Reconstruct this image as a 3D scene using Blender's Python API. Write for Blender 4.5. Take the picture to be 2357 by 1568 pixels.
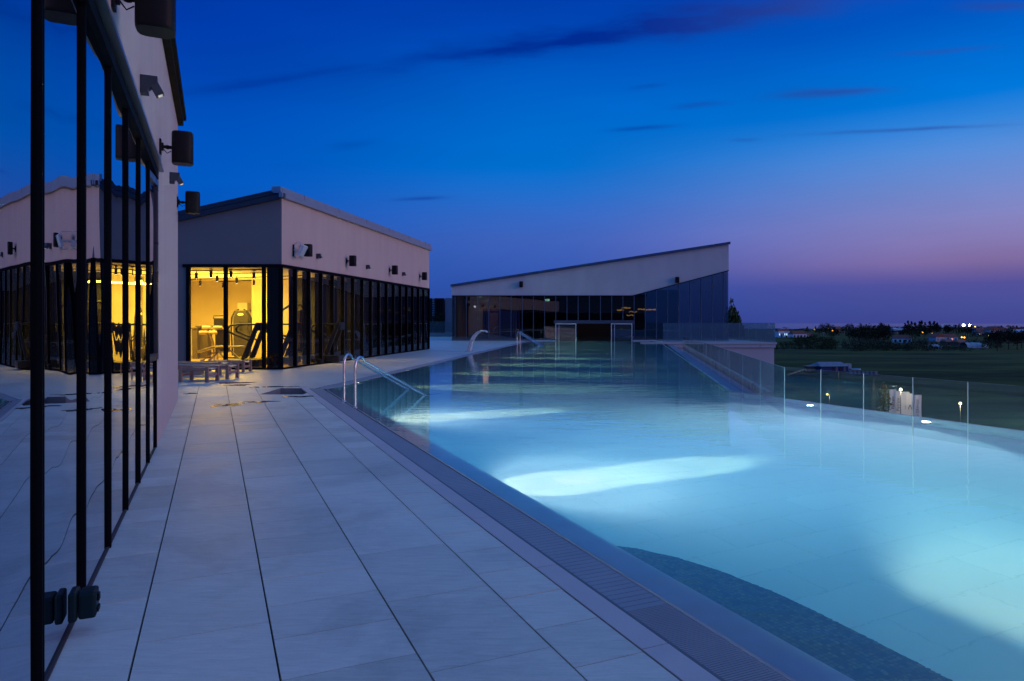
import bpy, bmesh, math, random
from mathutils import Vector, Matrix
R = math.radians
random.seed(7)
for o in list(bpy.data.objects): bpy.data.objects.remove(o)
C = bpy.context.scene.collection
SC = bpy.context.scene

# ------------------------------------------------------------------ camera
CAMH = 1.6
cam_d = bpy.data.cameras.new('camera'); cam = bpy.data.objects.new('camera', cam_d); C.objects.link(cam)
cam.location = (0, 0, CAMH); cam.rotation_euler = (R(90), 0, 0)
cam_d.lens = 24; cam_d.sensor_width = 36; cam_d.shift_y = -44/2357
cam_d.clip_start = 0.05; cam_d.clip_end = 30000
SC.camera = cam
SC.view_settings.view_transform = 'Standard'
try: SC.view_settings.look = 'None'
except Exception: pass
SC.view_settings.exposure = 0.0; SC.view_settings.gamma = 1.0

def lin(c, a=1.0):
    def f(v):
        v = v/255.0
        return v/12.92 if v <= 0.04045 else ((v+0.055)/1.055)**2.4
    return (f(c[0]), f(c[1]), f(c[2]), a)

# ------------------------------------------------------------------ world (dusk sky)
W = bpy.data.worlds.new('World'); SC.world = W; W.use_nodes = True
nt = W.node_tree; nt.nodes.clear()
N = nt.nodes.new; L = nt.links.new
def wm(op, a, b=None, c=None, clamp=False):
    n = N('ShaderNodeMath'); n.operation = op; n.use_clamp = clamp
    for i, v in enumerate((a, b, c)):
        if v is None: continue
        if isinstance(v, (int, float)): n.inputs[i].default_value = v
        else: L(v, n.inputs[i])
    return n.outputs[0]
tc = N('ShaderNodeTexCoord'); sp = N('ShaderNodeSeparateXYZ'); L(tc.outputs['Generated'], sp.inputs[0])
X_, Y_, Z_ = sp.outputs
def ramp(stops):
    r = N('ShaderNodeValToRGB'); cr = r.color_ramp; cr.interpolation = 'B_SPLINE' if False else 'EASE'
    cr.interpolation = 'LINEAR'
    while len(cr.elements) > 1: cr.elements.remove(cr.elements[0])
    cr.elements[0].position = stops[0][0]; cr.elements[0].color = lin(stops[0][1])
    for p, c in stops[1:]:
        e = cr.elements.new(p); e.color = lin(c)
    L(wm('MAXIMUM', Z_, 0.0), r.inputs[0])
    return r.outputs[0]
rL = ramp([(0, (28, 68, 152)), (.03, (30, 74, 160)), (.08, (18, 82, 174)), (.13, (4, 86, 184)), (.187, (0, 86, 189)), (.231, (0, 82, 186)), (.275, (0, 75, 180)), (.316, (0, 65, 171)), (.37, (0, 57, 165)), (.42, (0, 56, 163)), (.52, (20, 84, 182)), (.7, (78, 132, 200)), (1, (98, 146, 205))])
rM = ramp([(0, (42, 66, 148)), (.06, (50, 82, 168)), (.119, (60, 95, 181)), (.153, (50, 100, 189)), (.187, (30, 106, 197)), (.22, (0, 108, 201)), (.252, (0, 105, 200)), (.299, (0, 98, 196)), (.343, (0, 87, 189)), (.40, (0, 66, 173)), (.45, (0, 58, 166)), (.52, (20, 84, 182)), (.7, (78, 132, 200)), (1, (98, 146, 205))])
rR = ramp([(0, (62, 68, 138)), (.02, (68, 75, 146)), (.046, (80, 78, 150)), (.058, (102, 89, 151)), (.0745, (125, 105, 157)), (.10, (131, 120, 176)), (.1275, (129, 130, 190)), (.167, (110, 136, 202)), (.206, (84, 136, 209)), (.238, (48, 128, 212)), (.267, (0, 114, 209)), (.315, (0, 101, 200)), (.36, (0, 82, 187)), (.45, (0, 66, 175)), (.52, (20, 84, 182)), (.7, (78, 132, 200)), (1, (98, 146, 205))])
rB = ramp([(0, (220, 135, 105)), (.03, (240, 165, 135)), (.08, (228, 158, 165)), (.16, (195, 150, 195)), (.28, (140, 145, 215)), (.45, (110, 145, 225)), (.7, (84, 128, 208)), (1, (84, 132, 205))])
az = wm('ARCTAN2', X_, Y_)
def sstep(x, a, b):
    n = N('ShaderNodeMapRange'); n.interpolation_type = 'SMOOTHSTEP'
    L(x, n.inputs['Value']); n.inputs['From Min'].default_value = a; n.inputs['From Max'].default_value = b
    return n.outputs['Result']
def mixc(f, a, b):
    n = N('ShaderNodeMix'); n.data_type = 'RGBA'
    L(f, n.inputs['Factor']) if not isinstance(f, float) else None
    for s, v in ((6, a), (7, b)):
        if isinstance(v, tuple): n.inputs[s].default_value = v
        else: L(v, n.inputs[s])
    return n.outputs[2]
cLM = mixc(sstep(az, R(-26), R(4)), rL, rM)
cLMR = mixc(sstep(az, R(2), R(38)), cLM, rR)
cLMR = mixc(sstep(az, R(120), R(175)), cLMR, rL)
fB = wm('MULTIPLY', sstep(az, R(56), R(84)), wm('SUBTRACT', 1.0, sstep(az, R(106), R(132))))
col = mixc(fB, cLMR, rB)
# streak clouds: direction space u = x/y, v = z/y in front of the viewer
ys = wm('MAXIMUM', Y_, 0.02)
u = wm('DIVIDE', X_, ys); v = wm('DIVIDE', Z_, ys)
cmb = N('ShaderNodeCombineXYZ'); L(wm('MULTIPLY', u, 3.0), cmb.inputs[0]); L(wm('MULTIPLY', v, 14.0), cmb.inputs[1])
cn = N('ShaderNodeTexNoise'); cn.inputs['Scale'].default_value = 2.2; cn.inputs['Detail'].default_value = 5; L(cmb.outputs[0], cn.inputs['Vector'])
noi = wm('SUBTRACT', cn.outputs['Fac'], 0.5)
mask = None
for (x0, y0, hl, hw, slope, amp) in [
        (1400, 80, 540, 32, 0.135, 1.1), (1760, 14, 300, 38, 0.10, 1.0), (650, 180, 280, 13, 0.155, .45), (1910, 213, 140, 11, 0.05, .75), (2090, 299, 220, 5, 0.05, .6),
        (1480, 294, 80, 6, 0.07, .55), (965, 457, 65, 5, 0.03, .5), (1610, 243, 70, 8, 0.1, .4), (2170, 118, 120, 8, 0.08, .45),
        (2310, 12, 120, 18, 0.0, .6), (815, 330, 60, 12, 0.15, .2), (1490, 200, 50, 6, .1, .3), (1715, 322, 40, 5, 0, .3)]:
    u0 = (x0-1178.5)/1571; v0 = (740-y0)/1571; a = math.atan(slope)
    du = wm('SUBTRACT', u, u0); dv = wm('ADD', wm('SUBTRACT', v, v0), wm('MULTIPLY', noi, hw/1571*2.6))
    p = wm('DIVIDE', wm('ADD', wm('MULTIPLY', du, math.cos(a)), wm('MULTIPLY', dv, math.sin(a))), hl/1571)
    q = wm('DIVIDE', wm('SUBTRACT', wm('MULTIPLY', dv, math.cos(a)), wm('MULTIPLY', du, math.sin(a))), hw/1571)
    r2 = wm('ADD', wm('POWER', wm('ABSOLUTE', p), 2.5), wm('POWER', wm('ABSOLUTE', q), 2.0))
    g = wm('MULTIPLY', wm('EXPONENT', wm('MULTIPLY', r2, -1.4)), amp)
    mask = g if mask is None else wm('MAXIMUM', mask, g)
fn = N('ShaderNodeTexNoise'); fn.inputs['Scale'].default_value = 9; fn.inputs['Detail'].default_value = 6; fn.inputs['Roughness'].default_value = .6
fc = N('ShaderNodeCombineXYZ'); L(wm('ADD', wm('MULTIPLY', u, 1.2), wm('MULTIPLY', v, .6)), fc.inputs[0]); L(wm('SUBTRACT', wm('MULTIPLY', v, 7.0), wm('MULTIPLY', u, .9)), fc.inputs[1]); L(fc.outputs[0], fn.inputs['Vector'])
mask = wm('MULTIPLY', mask, wm('ADD', .35, wm('MULTIPLY', fn.outputs['Fac'], 1.3)))
mask = wm('MULTIPLY', mask, wm('GREATER_THAN', Y_, 0.1), clamp=True)
cloudc = mixc(sstep(az, R(5), R(30)), lin((0, 34, 134)), lin((40, 66, 148)))
col = mixc(wm('MULTIPLY', mask, 0.85), col, cloudc)
# broad, barely visible mottling
cb = N('ShaderNodeTexNoise'); cb.inputs['Scale'].default_value = 1.0; cb.inputs['Detail'].default_value = 3
cm2 = N('ShaderNodeCombineXYZ'); L(wm('MULTIPLY', u, 2.0), cm2.inputs[0]); L(wm('MULTIPLY', v, 9.0), cm2.inputs[1]); L(cm2.outputs[0], cb.inputs['Vector'])
mo = wm('ADD', 1.0, wm('MULTIPLY', wm('SUBTRACT', cb.outputs['Fac'], 0.5), 0.28))
hs = N('ShaderNodeVectorMath'); hs.operation = 'SCALE'; L(col, hs.inputs[0]); L(mo, hs.inputs['Scale'])
bg = N('ShaderNodeBackground'); L(hs.outputs[0], bg.inputs[0]); bg.inputs[1].default_value = 1.07
wo = N('ShaderNodeOutputWorld'); L(bg.outputs[0], wo.inputs[0])

# afterglow of the set sun: a very soft, dim, pink lamp low on the right, behind the camera
sl = bpy.data.lights.new('afterglow', 'SUN'); sl.energy = 0.66; sl.color = (1.0, .62, .68); sl.angle = R(30)
so = bpy.data.objects.new('afterglow', sl); C.objects.link(so)
_az, _el = R(108), R(8)
_d = Vector((math.sin(_az)*math.cos(_el), math.cos(_az)*math.cos(_el), math.sin(_el)))
so.rotation_euler = _d.to_track_quat('Z', 'Y').to_euler()

# ------------------------------------------------------------------ frames
TH = math.atan(684.5/1571); CT, ST = math.cos(TH), math.sin(TH)
def Wd(d, t, z=0.0): return Vector((d*CT - t*ST, d*ST + t*CT, z))
def PX(x, y, z=0.0):
    Y = 1571*(CAMH-z)/(y-740); return Vector(((x-1178.5)*Y/1571, Y, z))
def at(x, Y, z=0.0): return Vector(((x-1178.5)*Y/1571, Y, z))
def zy(y, Y): return CAMH + (740-y)*Y/1571

# ------------------------------------------------------------------ materials
MATS = {}
def newmat(name):
    m = bpy.data.materials.new(name); m.use_nodes = True; m.node_tree.nodes.clear(); return m
class NT:
    def __init__(s, m): s.t = m.node_tree
    def n(s, ty, **kw):
        x = s.t.nodes.new(ty)
        for k, v in kw.items(): setattr(x, k, v)
        return x
    def l(s, a, b): s.t.links.new(a, b)
    def m(s, op, a, b=None, clamp=False):
        x = s.n('ShaderNodeMath', operation=op); x.use_clamp = clamp
        for i, v in enumerate((a, b)):
            if v is None: continue
            if isinstance(v, (int, float)): x.inputs[i].default_value = v
            else: s.l(v, x.inputs[i])
        return x.outputs[0]
def mat(name, col, rough=.6, metal=0.0, var=.12, vscale=3.0, bump=0.0, bscale=40.0, spec=.5, stretch=None, island=0.0, emit=None, estr=0.0, coat=0.0):
    if name in MATS: return MATS[name]
    m = newmat(name); t = NT(m)
    b = t.n('ShaderNodeBsdfPrincipled'); o = t.n('ShaderNodeOutputMaterial'); t.l(b.outputs[0], o.inputs[0])
    tc = t.n('ShaderNodeTexCoord'); src = tc.outputs['Object']
    if stretch:
        mp = t.n('ShaderNodeMapping'); mp.inputs['Scale'].default_value = stretch; t.l(src, mp.inputs[0]); src = mp.outputs[0]
    nz = t.n('ShaderNodeTexNoise'); nz.inputs['Scale'].default_value = vscale; nz.inputs['Detail'].default_value = 6; t.l(src, nz.inputs['Vector'])
    f = t.m('ADD', t.m('MULTIPLY', t.m('SUBTRACT', nz.outputs['Fac'], .5), var*4), 1.0)
    if island:
        g = t.n('ShaderNodeNewGeometry'); f = t.m('MULTIPLY', f, t.m('ADD', t.m('MULTIPLY', t.m('SUBTRACT', g.outputs['Random Per Island'], .5), island*2), 1.0))
    vm = t.n('ShaderNodeVectorMath', operation='SCALE'); vm.inputs[0].default_value = col[:3]; t.l(f, vm.inputs['Scale'])
    t.l(vm.outputs[0], b.inputs['Base Color'])
    b.inputs['Metallic'].default_value = metal; b.inputs['Specular IOR Level'].default_value = spec
    if coat: b.inputs['Coat Weight'].default_value = coat
    t.l(t.m('ADD', t.m('MULTIPLY', t.m('SUBTRACT', nz.outputs['Fac'], .5), .25), rough, clamp=True), b.inputs['Roughness'])
    if bump:
        n2 = t.n('ShaderNodeTexNoise'); n2.inputs['Scale'].default_value = bscale; n2.inputs['Detail'].default_value = 4; t.l(src, n2.inputs['Vector'])
        bp = t.n('ShaderNodeBump'); bp.inputs['Strength'].default_value = bump; bp.inputs['Distance'].default_value = .01
        t.l(n2.outputs['Fac'], bp.inputs['Height']); t.l(bp.outputs[0], b.inputs['Normal'])
    if emit:
        b.inputs['Emission Color'].default_value = (*emit[:3], 1); b.inputs['Emission Strength'].default_value = estr
    MATS[name] = m; return m
def glow(name, col, s):
    if name in MATS: return MATS[name]
    m = newmat(name); t = NT(m); e = t.n('ShaderNodeEmission'); e.inputs[0].default_value = (*col, 1); e.inputs[1].default_value = s
    o = t.n('ShaderNodeOutputMaterial'); t.l(e.outputs[0], o.inputs[0]); MATS[name] = m; return m
def glass(name, tint, f0=.05, fmax=.9, wave=0.0, wscale=.5, rough=0.0, haze=0.0, hazecol=(.5, .6, .65)):
    """clear pane: transparent body + mirror reflection rising towards grazing angles, symmetrical on both faces"""
    if name in MATS: return MATS[name]
    m = newmat(name); t = NT(m)
    lw = t.n('ShaderNodeLayerWeight'); lw.inputs['Blend'].default_value = .5
    p = t.m('POWER', lw.outputs['Facing'], 4.0)
    f = t.m('ADD', t.m('MULTIPLY', p, fmax-f0), f0)
    tr = t.n('ShaderNodeBsdfTransparent'); tr.inputs[0].default_value = (*tint, 1)
    gl = t.n('ShaderNodeBsdfGlossy'); gl.inputs['Roughness'].default_value = rough; gl.inputs[0].default_value = (1, 1, 1, 1)
    if wave:
        tc = t.n('ShaderNodeTexCoord'); nz = t.n('ShaderNodeTexNoise'); nz.inputs['Scale'].default_value = wscale; nz.inputs['Detail'].default_value = 1
        t.l(tc.outputs['Object'], nz.inputs['Vector']); bp = t.n('ShaderNodeBump'); bp.inputs['Strength'].default_value = 1.0; bp.inputs['Distance'].default_value = wave
        t.l(nz.outputs['Fac'], bp.inputs['Height']); t.l(bp.outputs[0], gl.inputs['Normal'])
    mx = t.n('ShaderNodeMixShader'); t.l(f, mx.inputs[0]); t.l(gl.outputs[0], mx.inputs[2])
    body = tr.outputs[0]
    if haze:
        df = t.n('ShaderNodeBsdfDiffuse'); df.inputs[0].default_value = (*hazecol, 1)
        m2 = t.n('ShaderNodeMixShader'); m2.inputs[0].default_value = haze; t.l(body, m2.inputs[1]); t.l(df.outputs[0], m2.inputs[2]); body = m2.outputs[0]
    t.l(body, mx.inputs[1])
    o = t.n('ShaderNodeOutputMaterial'); t.l(mx.outputs[0], o.inputs[0]); MATS[name] = m; return m

# plaster: soft vertical streaks
PLAST = mat('plaster', (.56, .445, .40),   .85, var=.06, vscale=1.5, bump=.35, bscale=45, stretch=(1.8, 1.8, .22))
PLASTD = mat('plaster_dark_shaded', (.15, .15, .165), .85, var=.05, vscale=1.2, bump=.25, bscale=60)  # shade of the gym front is put into this darker plaster
BLACKM = mat('dark_frame', (.004, .005, .008), .6, metal=.0, var=.1, spec=.03)
GREYM = mat('grey_frame', (.16, .17, .19), .35, metal=.8, var=.1)
ROOFM = mat('roof_metal', (.36, .36, .38), .38, metal=.7, var=.12, vscale=2)
ROOFD = mat('roof_metal_dark', (.05, .055, .07), .4, metal=.6, var=.1)
STEEL = mat('steel', (.62, .64, .66), .16, metal=1.0, var=.03)
MATTEB = mat('matte_black', (.006, .006, .008), .55, var=.08, spec=.2)
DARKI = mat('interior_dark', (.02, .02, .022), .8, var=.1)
WHITEP = mat('white_paint', (.72, .72, .72), .5, var=.03)

# ------------------------------------------------------------------ mesh builder
class MB:
    def __init__(s): s.v = []; s.f = []; s.mi = []; s.sm = []
    def add(s, vs, fs, mi=0, smooth=False):
        b = len(s.v); s.v += [Vector(p) for p in vs]
        for f in fs: s.f.append([b+i for i in f]); s.mi.append(mi); s.sm.append(smooth)
    def hexa(s, p, mi=0):   # p: 4 bottom (ccw) + 4 top
        s.add(p, [(3, 2, 1, 0), (4, 5, 6, 7), (0, 1, 5, 4), (1, 2, 6, 5), (2, 3, 7, 6), (3, 0, 4, 7)], mi)
    def box(s, c, h, mi=0, rz=0.0, rot=None):
        M = rot if rot is not None else Matrix.Rotation(rz, 3, 'Z')
        c = Vector(c); x, y, z = h
        s.hexa([c + M @ Vector(q) for q in ((-x, -y, -z), (x, -y, -z), (x, y, -z), (-x, y, -z), (-x, -y, z), (x, -y, z), (x, y, z), (-x, y, z))], mi)
    def wall(s, p, q, o0, o1, z0, z1, mi=0, z0b=None, z1b=None):
        """slab along p->q, from offset o0 to o1 to the right of travel, bottom z0 (z0b at q), top z1 (z1b at q)"""
        p = Vector((p[0], p[1], 0)); q = Vector((q[0], q[1], 0)); d = (q-p).normalized(); n = Vector((d.y, -d.x, 0))
        z0b = z0 if z0b is None else z0b; z1b = z1 if z1b is None else z1b
        def V(b, o, z): return Vector((b.x+n.x*o, b.y+n.y*o, z))
        s.hexa([V(p, o1, z0), V(q, o1, z0b), V(q, o0, z0b), V(p, o0, z0), V(p, o1, z1), V(q, o1, z1b), V(q, o0, z1b), V(p, o0, z1)], mi)
    def prism(s, poly, z0, z1, mi=0):
        n = len(poly); vs = [(p[0], p[1], z0) for p in poly]+[(p[0], p[1], z1) for p in poly]
        s.add(vs, [tuple(range(n))[::-1], tuple(range(n, 2*n))] + [(i, (i+1) % n, n+(i+1) % n, n+i) for i in range(n)], mi)
    def sheet(s, poly, z, mi=0): s.add([(p[0], p[1], z) for p in poly], [tuple(range(len(poly)))], mi)
    def tube(s, pts, r, seg=10, mi=0, caps=True):
        pts = [Vector(p) for p in pts]; rs = r if isinstance(r, (list, tuple)) else [r]*len(pts)
        up = None; rings = []
        for i, p in enumerate(pts):
            d = (pts[min(i+1, len(pts)-1)]-pts[max(i-1, 0)]).normalized()
            if up is None: up = Vector((0, 0, 1)) if abs(d.z) < .9 else Vector((1, 0, 0))
            a = d.cross(up).normalized(); up = a.cross(d).normalized()
            rings.append([p + (a*math.cos(2*math.pi*k/seg)+up*math.sin(2*math.pi*k/seg))*rs[i] for k in range(seg)])
        vs = [v for g in rings for v in g]; fs = []
        for i in range(len(pts)-1):
            for k in range(seg):
                k2 = (k+1) % seg; fs.append((i*seg+k, i*seg+k2, (i+1)*seg+k2, (i+1)*seg+k))
        s.add(vs, fs, mi, True)
        if caps:
            s.add(rings[0], [tuple(range(seg))], mi); s.add(rings[-1], [tuple(range(seg))[::-1]], mi)
    def lathe(s, c, prof, seg=16, mi=0, axis='Z'):
        c = Vector(c); vs = []; fs = []
        for (r, h) in prof:
            for k in range(seg):
                a = 2*math.pi*k/seg
                q = Vector((r*math.cos(a), r*math.sin(a), h))
                if axis == 'Y': q = Vector((q.x, q.z, q.y))
                if axis == 'X': q = Vector((q.z, q.x, q.y))
                vs.append(c+q)
        for i in range(len(prof)-1):
            for k in range(seg):
                k2 = (k+1) % seg; fs.append((i*seg+k, i*seg+k2, (i+1)*seg+k2, (i+1)*seg+k))
        s.add(vs, fs, mi, True)
    def build(s, name, mats, parent=None, bevel=0.0, normals=True):
        off = parent.matrix_world.inverted() if parent is not None and getattr(parent, '_x', None) else None
        pm = gm(parent)
        inv = pm.inverted() if parent is not None else Matrix.Identity(4)
        me = bpy.data.meshes.new(name)
        me.from_pydata([tuple(inv @ v) for v in s.v], [], s.f)
        if not isinstance(mats, (list, tuple)): mats = [mats]
        for m_ in mats: me.materials.append(m_)
        for p, mi, sm in zip(me.polygons, s.mi, s.sm): p.material_index = mi; p.use_smooth = sm
        if normals:
            bm = bmesh.new(); bm.from_mesh(me); bmesh.ops.remove_doubles(bm, verts=bm.verts, dist=1e-5) if False else None
            bmesh.ops.recalc_face_normals(bm, faces=bm.faces); bm.to_mesh(me); bm.free()
        me.update()
        o = bpy.data.objects.new(name, me); C.objects.link(o)
        if parent is not None: o.parent = parent
        if bevel:
            b = o.modifiers.new('bevel', 'BEVEL'); b.width = bevel; b.segments = 2; b.limit_method = 'ANGLE'
        return o
GM = {}
def gm(o):
    """world matrix computed by hand (no depsgraph needed)"""
    if o is None: return Matrix.Identity(4)
    m = Matrix.Translation(o.location) @ o.rotation_euler.to_matrix().to_4x4() @ Matrix.Diagonal((*o.scale, 1))
    return gm(o.parent) @ m if o.parent else m
def tag(o, label, cat, group=None, kind=None):
    if label: o['label'] = label
    if cat: o['category'] = cat
    if group: o['group'] = group
    if kind: o['kind'] = kind
    return o
def thing(name, loc, label, cat, group=None, rz=0.0):
    o = bpy.data.objects.new(name, None); C.objects.link(o); o.location = loc; o.rotation_euler = (0, 0, rz); o.empty_display_size = .2
    return tag(o, label, cat, group)
def struct(o): o['kind'] = 'structure'; return o
def dup(root, loc, label, rz=None, scale=None):
    r = root.copy(); C.objects.link(r); r.location = loc; r['label'] = label
    if rz is not None: r.rotation_euler = (0, 0, rz)
    if scale is not None: r.scale = scale
    for ch in list(root.children):
        c = ch.copy(); C.objects.link(c); c.parent = r
        for g in list(ch.children):
            d = g.copy(); C.objects.link(d); d.parent = c
    return r
def txt_mesh(body, size, name='t'):
    cu = bpy.data.curves.new(name, 'FONT'); cu.body = body; cu.size = size; cu.extrude = .002; cu.align_x = 'CENTER'; cu.align_y = 'CENTER'
    ob = bpy.data.objects.new(name, cu); C.objects.link(ob)
    dg = bpy.context.evaluated_depsgraph_get(); me = bpy.data.meshes.new_from_object(ob.evaluated_get(dg))
    bpy.data.objects.remove(ob); return me

# ================================================================== GROUND: deck, pool, terraces
EDGE_OUT, EDGE_IN, RIM_IN = 2.07, 2.37, 2.62     # grating outer edge, water edge, end of the submerged rim
WZ = -0.02                                       # water level
C0 = Vector((-4.41, 16.26, 0)); O0 = Vector((-4.80, 16.36, 0))
# left edge direction
e2 = Vector((5.71, 38.3, 0)).normalized(); n2 = Vector((e2.y, -e2.x, 0))
LFAR = C0 + e2*((57-C0.y)/e2.y)
KR = Vector((5.06, 16.0, 0)); eR = Vector((.1727, 1, 0)).normalized(); nR = Vector((eR.y, -eR.x, 0))
RFAR = KR + eR*((57-KR.y)/eR.y)
# paving slabs near the camera
def tile_mat():
    m = newmat('paving_stone'); t = NT(m)
    b = t.n('ShaderNodeBsdfPrincipled'); o = t.n('ShaderNodeOutputMaterial'); t.l(b.outputs[0], o.inputs[0])
    tc = t.n('ShaderNodeTexCoord'); g = t.n('ShaderNodeNewGeometry')
    n1 = t.n('ShaderNodeTexNoise'); n1.inputs['Scale'].default_value = .9; n1.inputs['Detail'].default_value = 5; t.l(tc.outputs['Object'], n1.inputs['Vector'])
    mp = t.n('ShaderNodeMapping'); mp.inputs['Rotation'].default_value = (0, 0, -.6); mp.inputs['Scale'].default_value = (3.5, 22, 1); t.l(tc.outputs['Object'], mp.inputs[0])
    n2_ = t.n('ShaderNodeTexNoise'); n2_.inputs['Scale'].default_value = 1.4; n2_.inputs['Detail'].default_value = 7; n2_.inputs['Distortion'].default_value = 1.2; t.l(mp.outputs[0], n2_.inputs['Vector'])
    n3 = t.n('ShaderNodeTexNoise'); n3.inputs['Scale'].default_value = 60; n3.inputs['Detail'].default_value = 3; t.l(tc.outputs['Object'], n3.inputs['Vector'])
    s = t.m('ADD', t.m('MULTIPLY', t.m('SUBTRACT', n1.outputs['Fac'], .5), .5), 1.0)
    s = t.m('ADD', s, t.m('MULTIPLY', t.m('SUBTRACT', n2_.outputs['Fac'], .5), .45))
    s = t.m('ADD', s, t.m('MULTIPLY', t.m('SUBTRACT', n3.outputs['Fac'], .5), .14))
    s = t.m('ADD', s, t.m('MULTIPLY', t.m('SUBTRACT', g.outputs['Random Per Island'], .5), .22))
    n4 = t.n('ShaderNodeTexNoise'); n4.inputs['Scale'].default_value = .55; n4.inputs['Detail'].default_value = 9; n4.inputs['Roughness'].default_value = .62; n4.inputs['Distortion'].default_value = .5; t.l(tc.outputs['Object'], n4.inputs['Vector'])
    mr = t.n('ShaderNodeMapRange'); mr.inputs['From Min'].default_value = .53; mr.inputs['From Max'].default_value = .60; mr.inputs['To Min'].default_value = 1.0; mr.inputs['To Max'].default_value = .86; t.l(n4.outputs['Fac'], mr.inputs['Value'])
    s = t.m('MULTIPLY', s, mr.outputs['Result'])
    vm = t.n('ShaderNodeVectorMath', operation='SCALE'); vm.inputs[0].default_value = (.60, .63, .57); t.l(s, vm.inputs['Scale']); t.l(vm.outputs[0], b.inputs['Base Color'])
    t.l(t.m('ADD', t.m('MULTIPLY', n1.outputs['Fac'], .3), .33), b.inputs['Roughness'])
    bp = t.n('ShaderNodeBump'); bp.inputs['Strength'].default_value = .35; bp.inputs['Distance'].default_value = .004
    t.l(t.m('ADD', n2_.outputs['Fac'], t.m('MULTIPLY', n3.outputs['Fac'], .3)), bp.inputs['Height']); t.l(bp.outputs[0], b.inputs['Normal'])
    return m
PAVE = tile_mat()
HATCH = (583, 697, 894.5, 908)
hx0, hx1 = PX(597, 908).x, PX(697, 908).x
hy0, hy1 = PX(640, 908).y, PX(640, 893.8).y
m = MB()
strips = [(-.705, -.353, 1), (-.353, .27, 0), (.27, .895, 1), (.895, 1.52, 0), (1.52, 1.905, 1)]
rt = random.Random(3)
for (a, b, ph) in strips:
    g = .005
    step = .425 if ph or a < -.67 else .85
    t = -14 + (0.2 if ph else 0)
    while t < 22:
        dz = rt.uniform(-.0009, .0009); gt = .0028; tl = rt.uniform(-.0008, .0008)
        p = [Wd(a+g, t+gt), Wd(b-g, t+gt), Wd(b-g, t+step-gt), Wd(a+g, t+step-gt)]
        lo = [Vector((q.x, q.y, -.03)) for q in p]; hi = [Vector((q.x, q.y, dz + (tl if i > 1 else -tl))) for i, q in enumerate(p)]
        m.hexa(lo+hi); t += step
def clipped(mb, name, mats, planes):
    o = mb.build(name, mats)
    bm = bmesh.new(); bm.from_mesh(o.data)
    for co, no in planes:
        bmesh.ops.bisect_plane(bm, geom=bm.verts[:]+bm.edges[:]+bm.faces[:], plane_co=co, plane_no=no, clear_outer=True)
    bm.to_mesh(o.data); bm.free(); return o
def carve(o, x0, x1, y0, y1):
    bm = bmesh.new(); bm.from_mesh(o.data)
    for co, no in (((x0, 0, 0), (1, 0, 0)), ((x1, 0, 0), (1, 0, 0)), ((0, y0, 0), (0, 1, 0)), ((0, y1, 0), (0, 1, 0))):
        bmesh.ops.bisect_plane(bm, geom=bm.verts[:]+bm.edges[:]+bm.faces[:], plane_co=co, plane_no=no)
    kill = [f for f in bm.faces if x0 < f.calc_center_median().x < x1 and y0 < f.calc_center_median().y < y1]
    bmesh.ops.delete(bm, geom=kill, context='FACES'); bm.to_mesh(o.data); bm.free()
pav = struct(clipped(m, 'deck_paving', PAVE, [((0, 16.9, 0), (0, 1, 0))]))
carve(pav, hx0, hx1, hy0, hy1)
m = MB(); a, b = 1.912, 2.065; t = -14
while t < 18.5:
    p = [Wd(a, t+.003), Wd(b, t+.003), Wd(b, t+1.197), Wd(a, t+1.197)]
    m.hexa([Vector((q.x, q.y, -.03)) for q in p]+[Vector((q.x, q.y, .001)) for q in p]); t += 1.2
STONE = mat('edge_stone', (.52, .48, .50), .5, var=.05, vscale=4, bump=.2, bscale=50, island=.04)
struct(clipped(m, 'edge_stone', STONE, [(O0, n2)] if False else [((0, 16.9, 0), (0, 1, 0))]))
JOINT = mat('joint_dark', (.03, .032, .036), .8)
m = MB(); m.sheet([Wd(-.7, -14.2), Wd(2.07, -14.2), Wd(2.07, 18), Wd(-.7, 20)], -.022)
jb = struct(clipped(m, 'paving_bed', JOINT, [((0, 16.9, 0), (0, 1, 0))])); carve(jb, hx0, hx1, hy0, hy1)
# recessed overflow box in the deck
m = MB(); cx, cy = (hx0+hx1)/2, (hy0+hy1)/2; w, d = (hx1-hx0)/2, (hy1-hy0)/2
m.add([(hx0, hy0, -.004), (hx1, hy0, -.004), (hx1, hy1, -.004), (hx0, hy1, -.004), (hx0, hy0, -.3), (hx1, hy0, -.3), (hx1, hy1, -.3), (hx0, hy1, -.3)],
      [(4, 5, 6, 7), (0, 1, 5, 4), (1, 2, 6, 5), (2, 3, 7, 6), (3, 0, 4, 7)])
o = m.build('deck_recess', mat('recess_tile', (.24, .23, .24), .5, var=.15, vscale=5), normals=False)
struct(o)
# overflow grating: ribs across the channel
m = MB()
GRAT = mat('grating', (.27, .30, .34), .45, var=.12, vscale=2)
t = -12.0
while t < 3.2:
    p = [Wd(EDGE_OUT+.018, t), Wd(EDGE_IN-.012, t), Wd(EDGE_IN-.012, t+.011), Wd(EDGE_OUT+.018, t+.011)]
    m.hexa([Vector((q.x, q.y, -.03)) for q in p]+[Vector((q.x, q.y, -.006)) for q in p]); t += .0175
while t < 17.2:
    p = [Wd(EDGE_OUT+.018, t), Wd(EDGE_IN-.012, t), Wd(EDGE_IN-.012, t+.052), Wd(EDGE_OUT+.018, t+.052)]
    m.hexa([Vector((q.x, q.y, -.03)) for q in p]+[Vector((q.x, q.y, -.006)) for q in p]); t += .058
struct(clipped(m, 'overflow_grating', GRAT, [(C0+(O0-C0)*.5, -n2) if False else ((0, 16.3, 0), (0, 1, 0))]))
m = MB()
m.wall(Wd(EDGE_OUT, -12), Wd(EDGE_OUT, 17.4), .0, .018, -.03, -.001)       # thin steel angles
m.wall(Wd(EDGE_IN-.012, -12), Wd(EDGE_IN-.012, 17.2), .0, .012, -.03, -.012)
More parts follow.
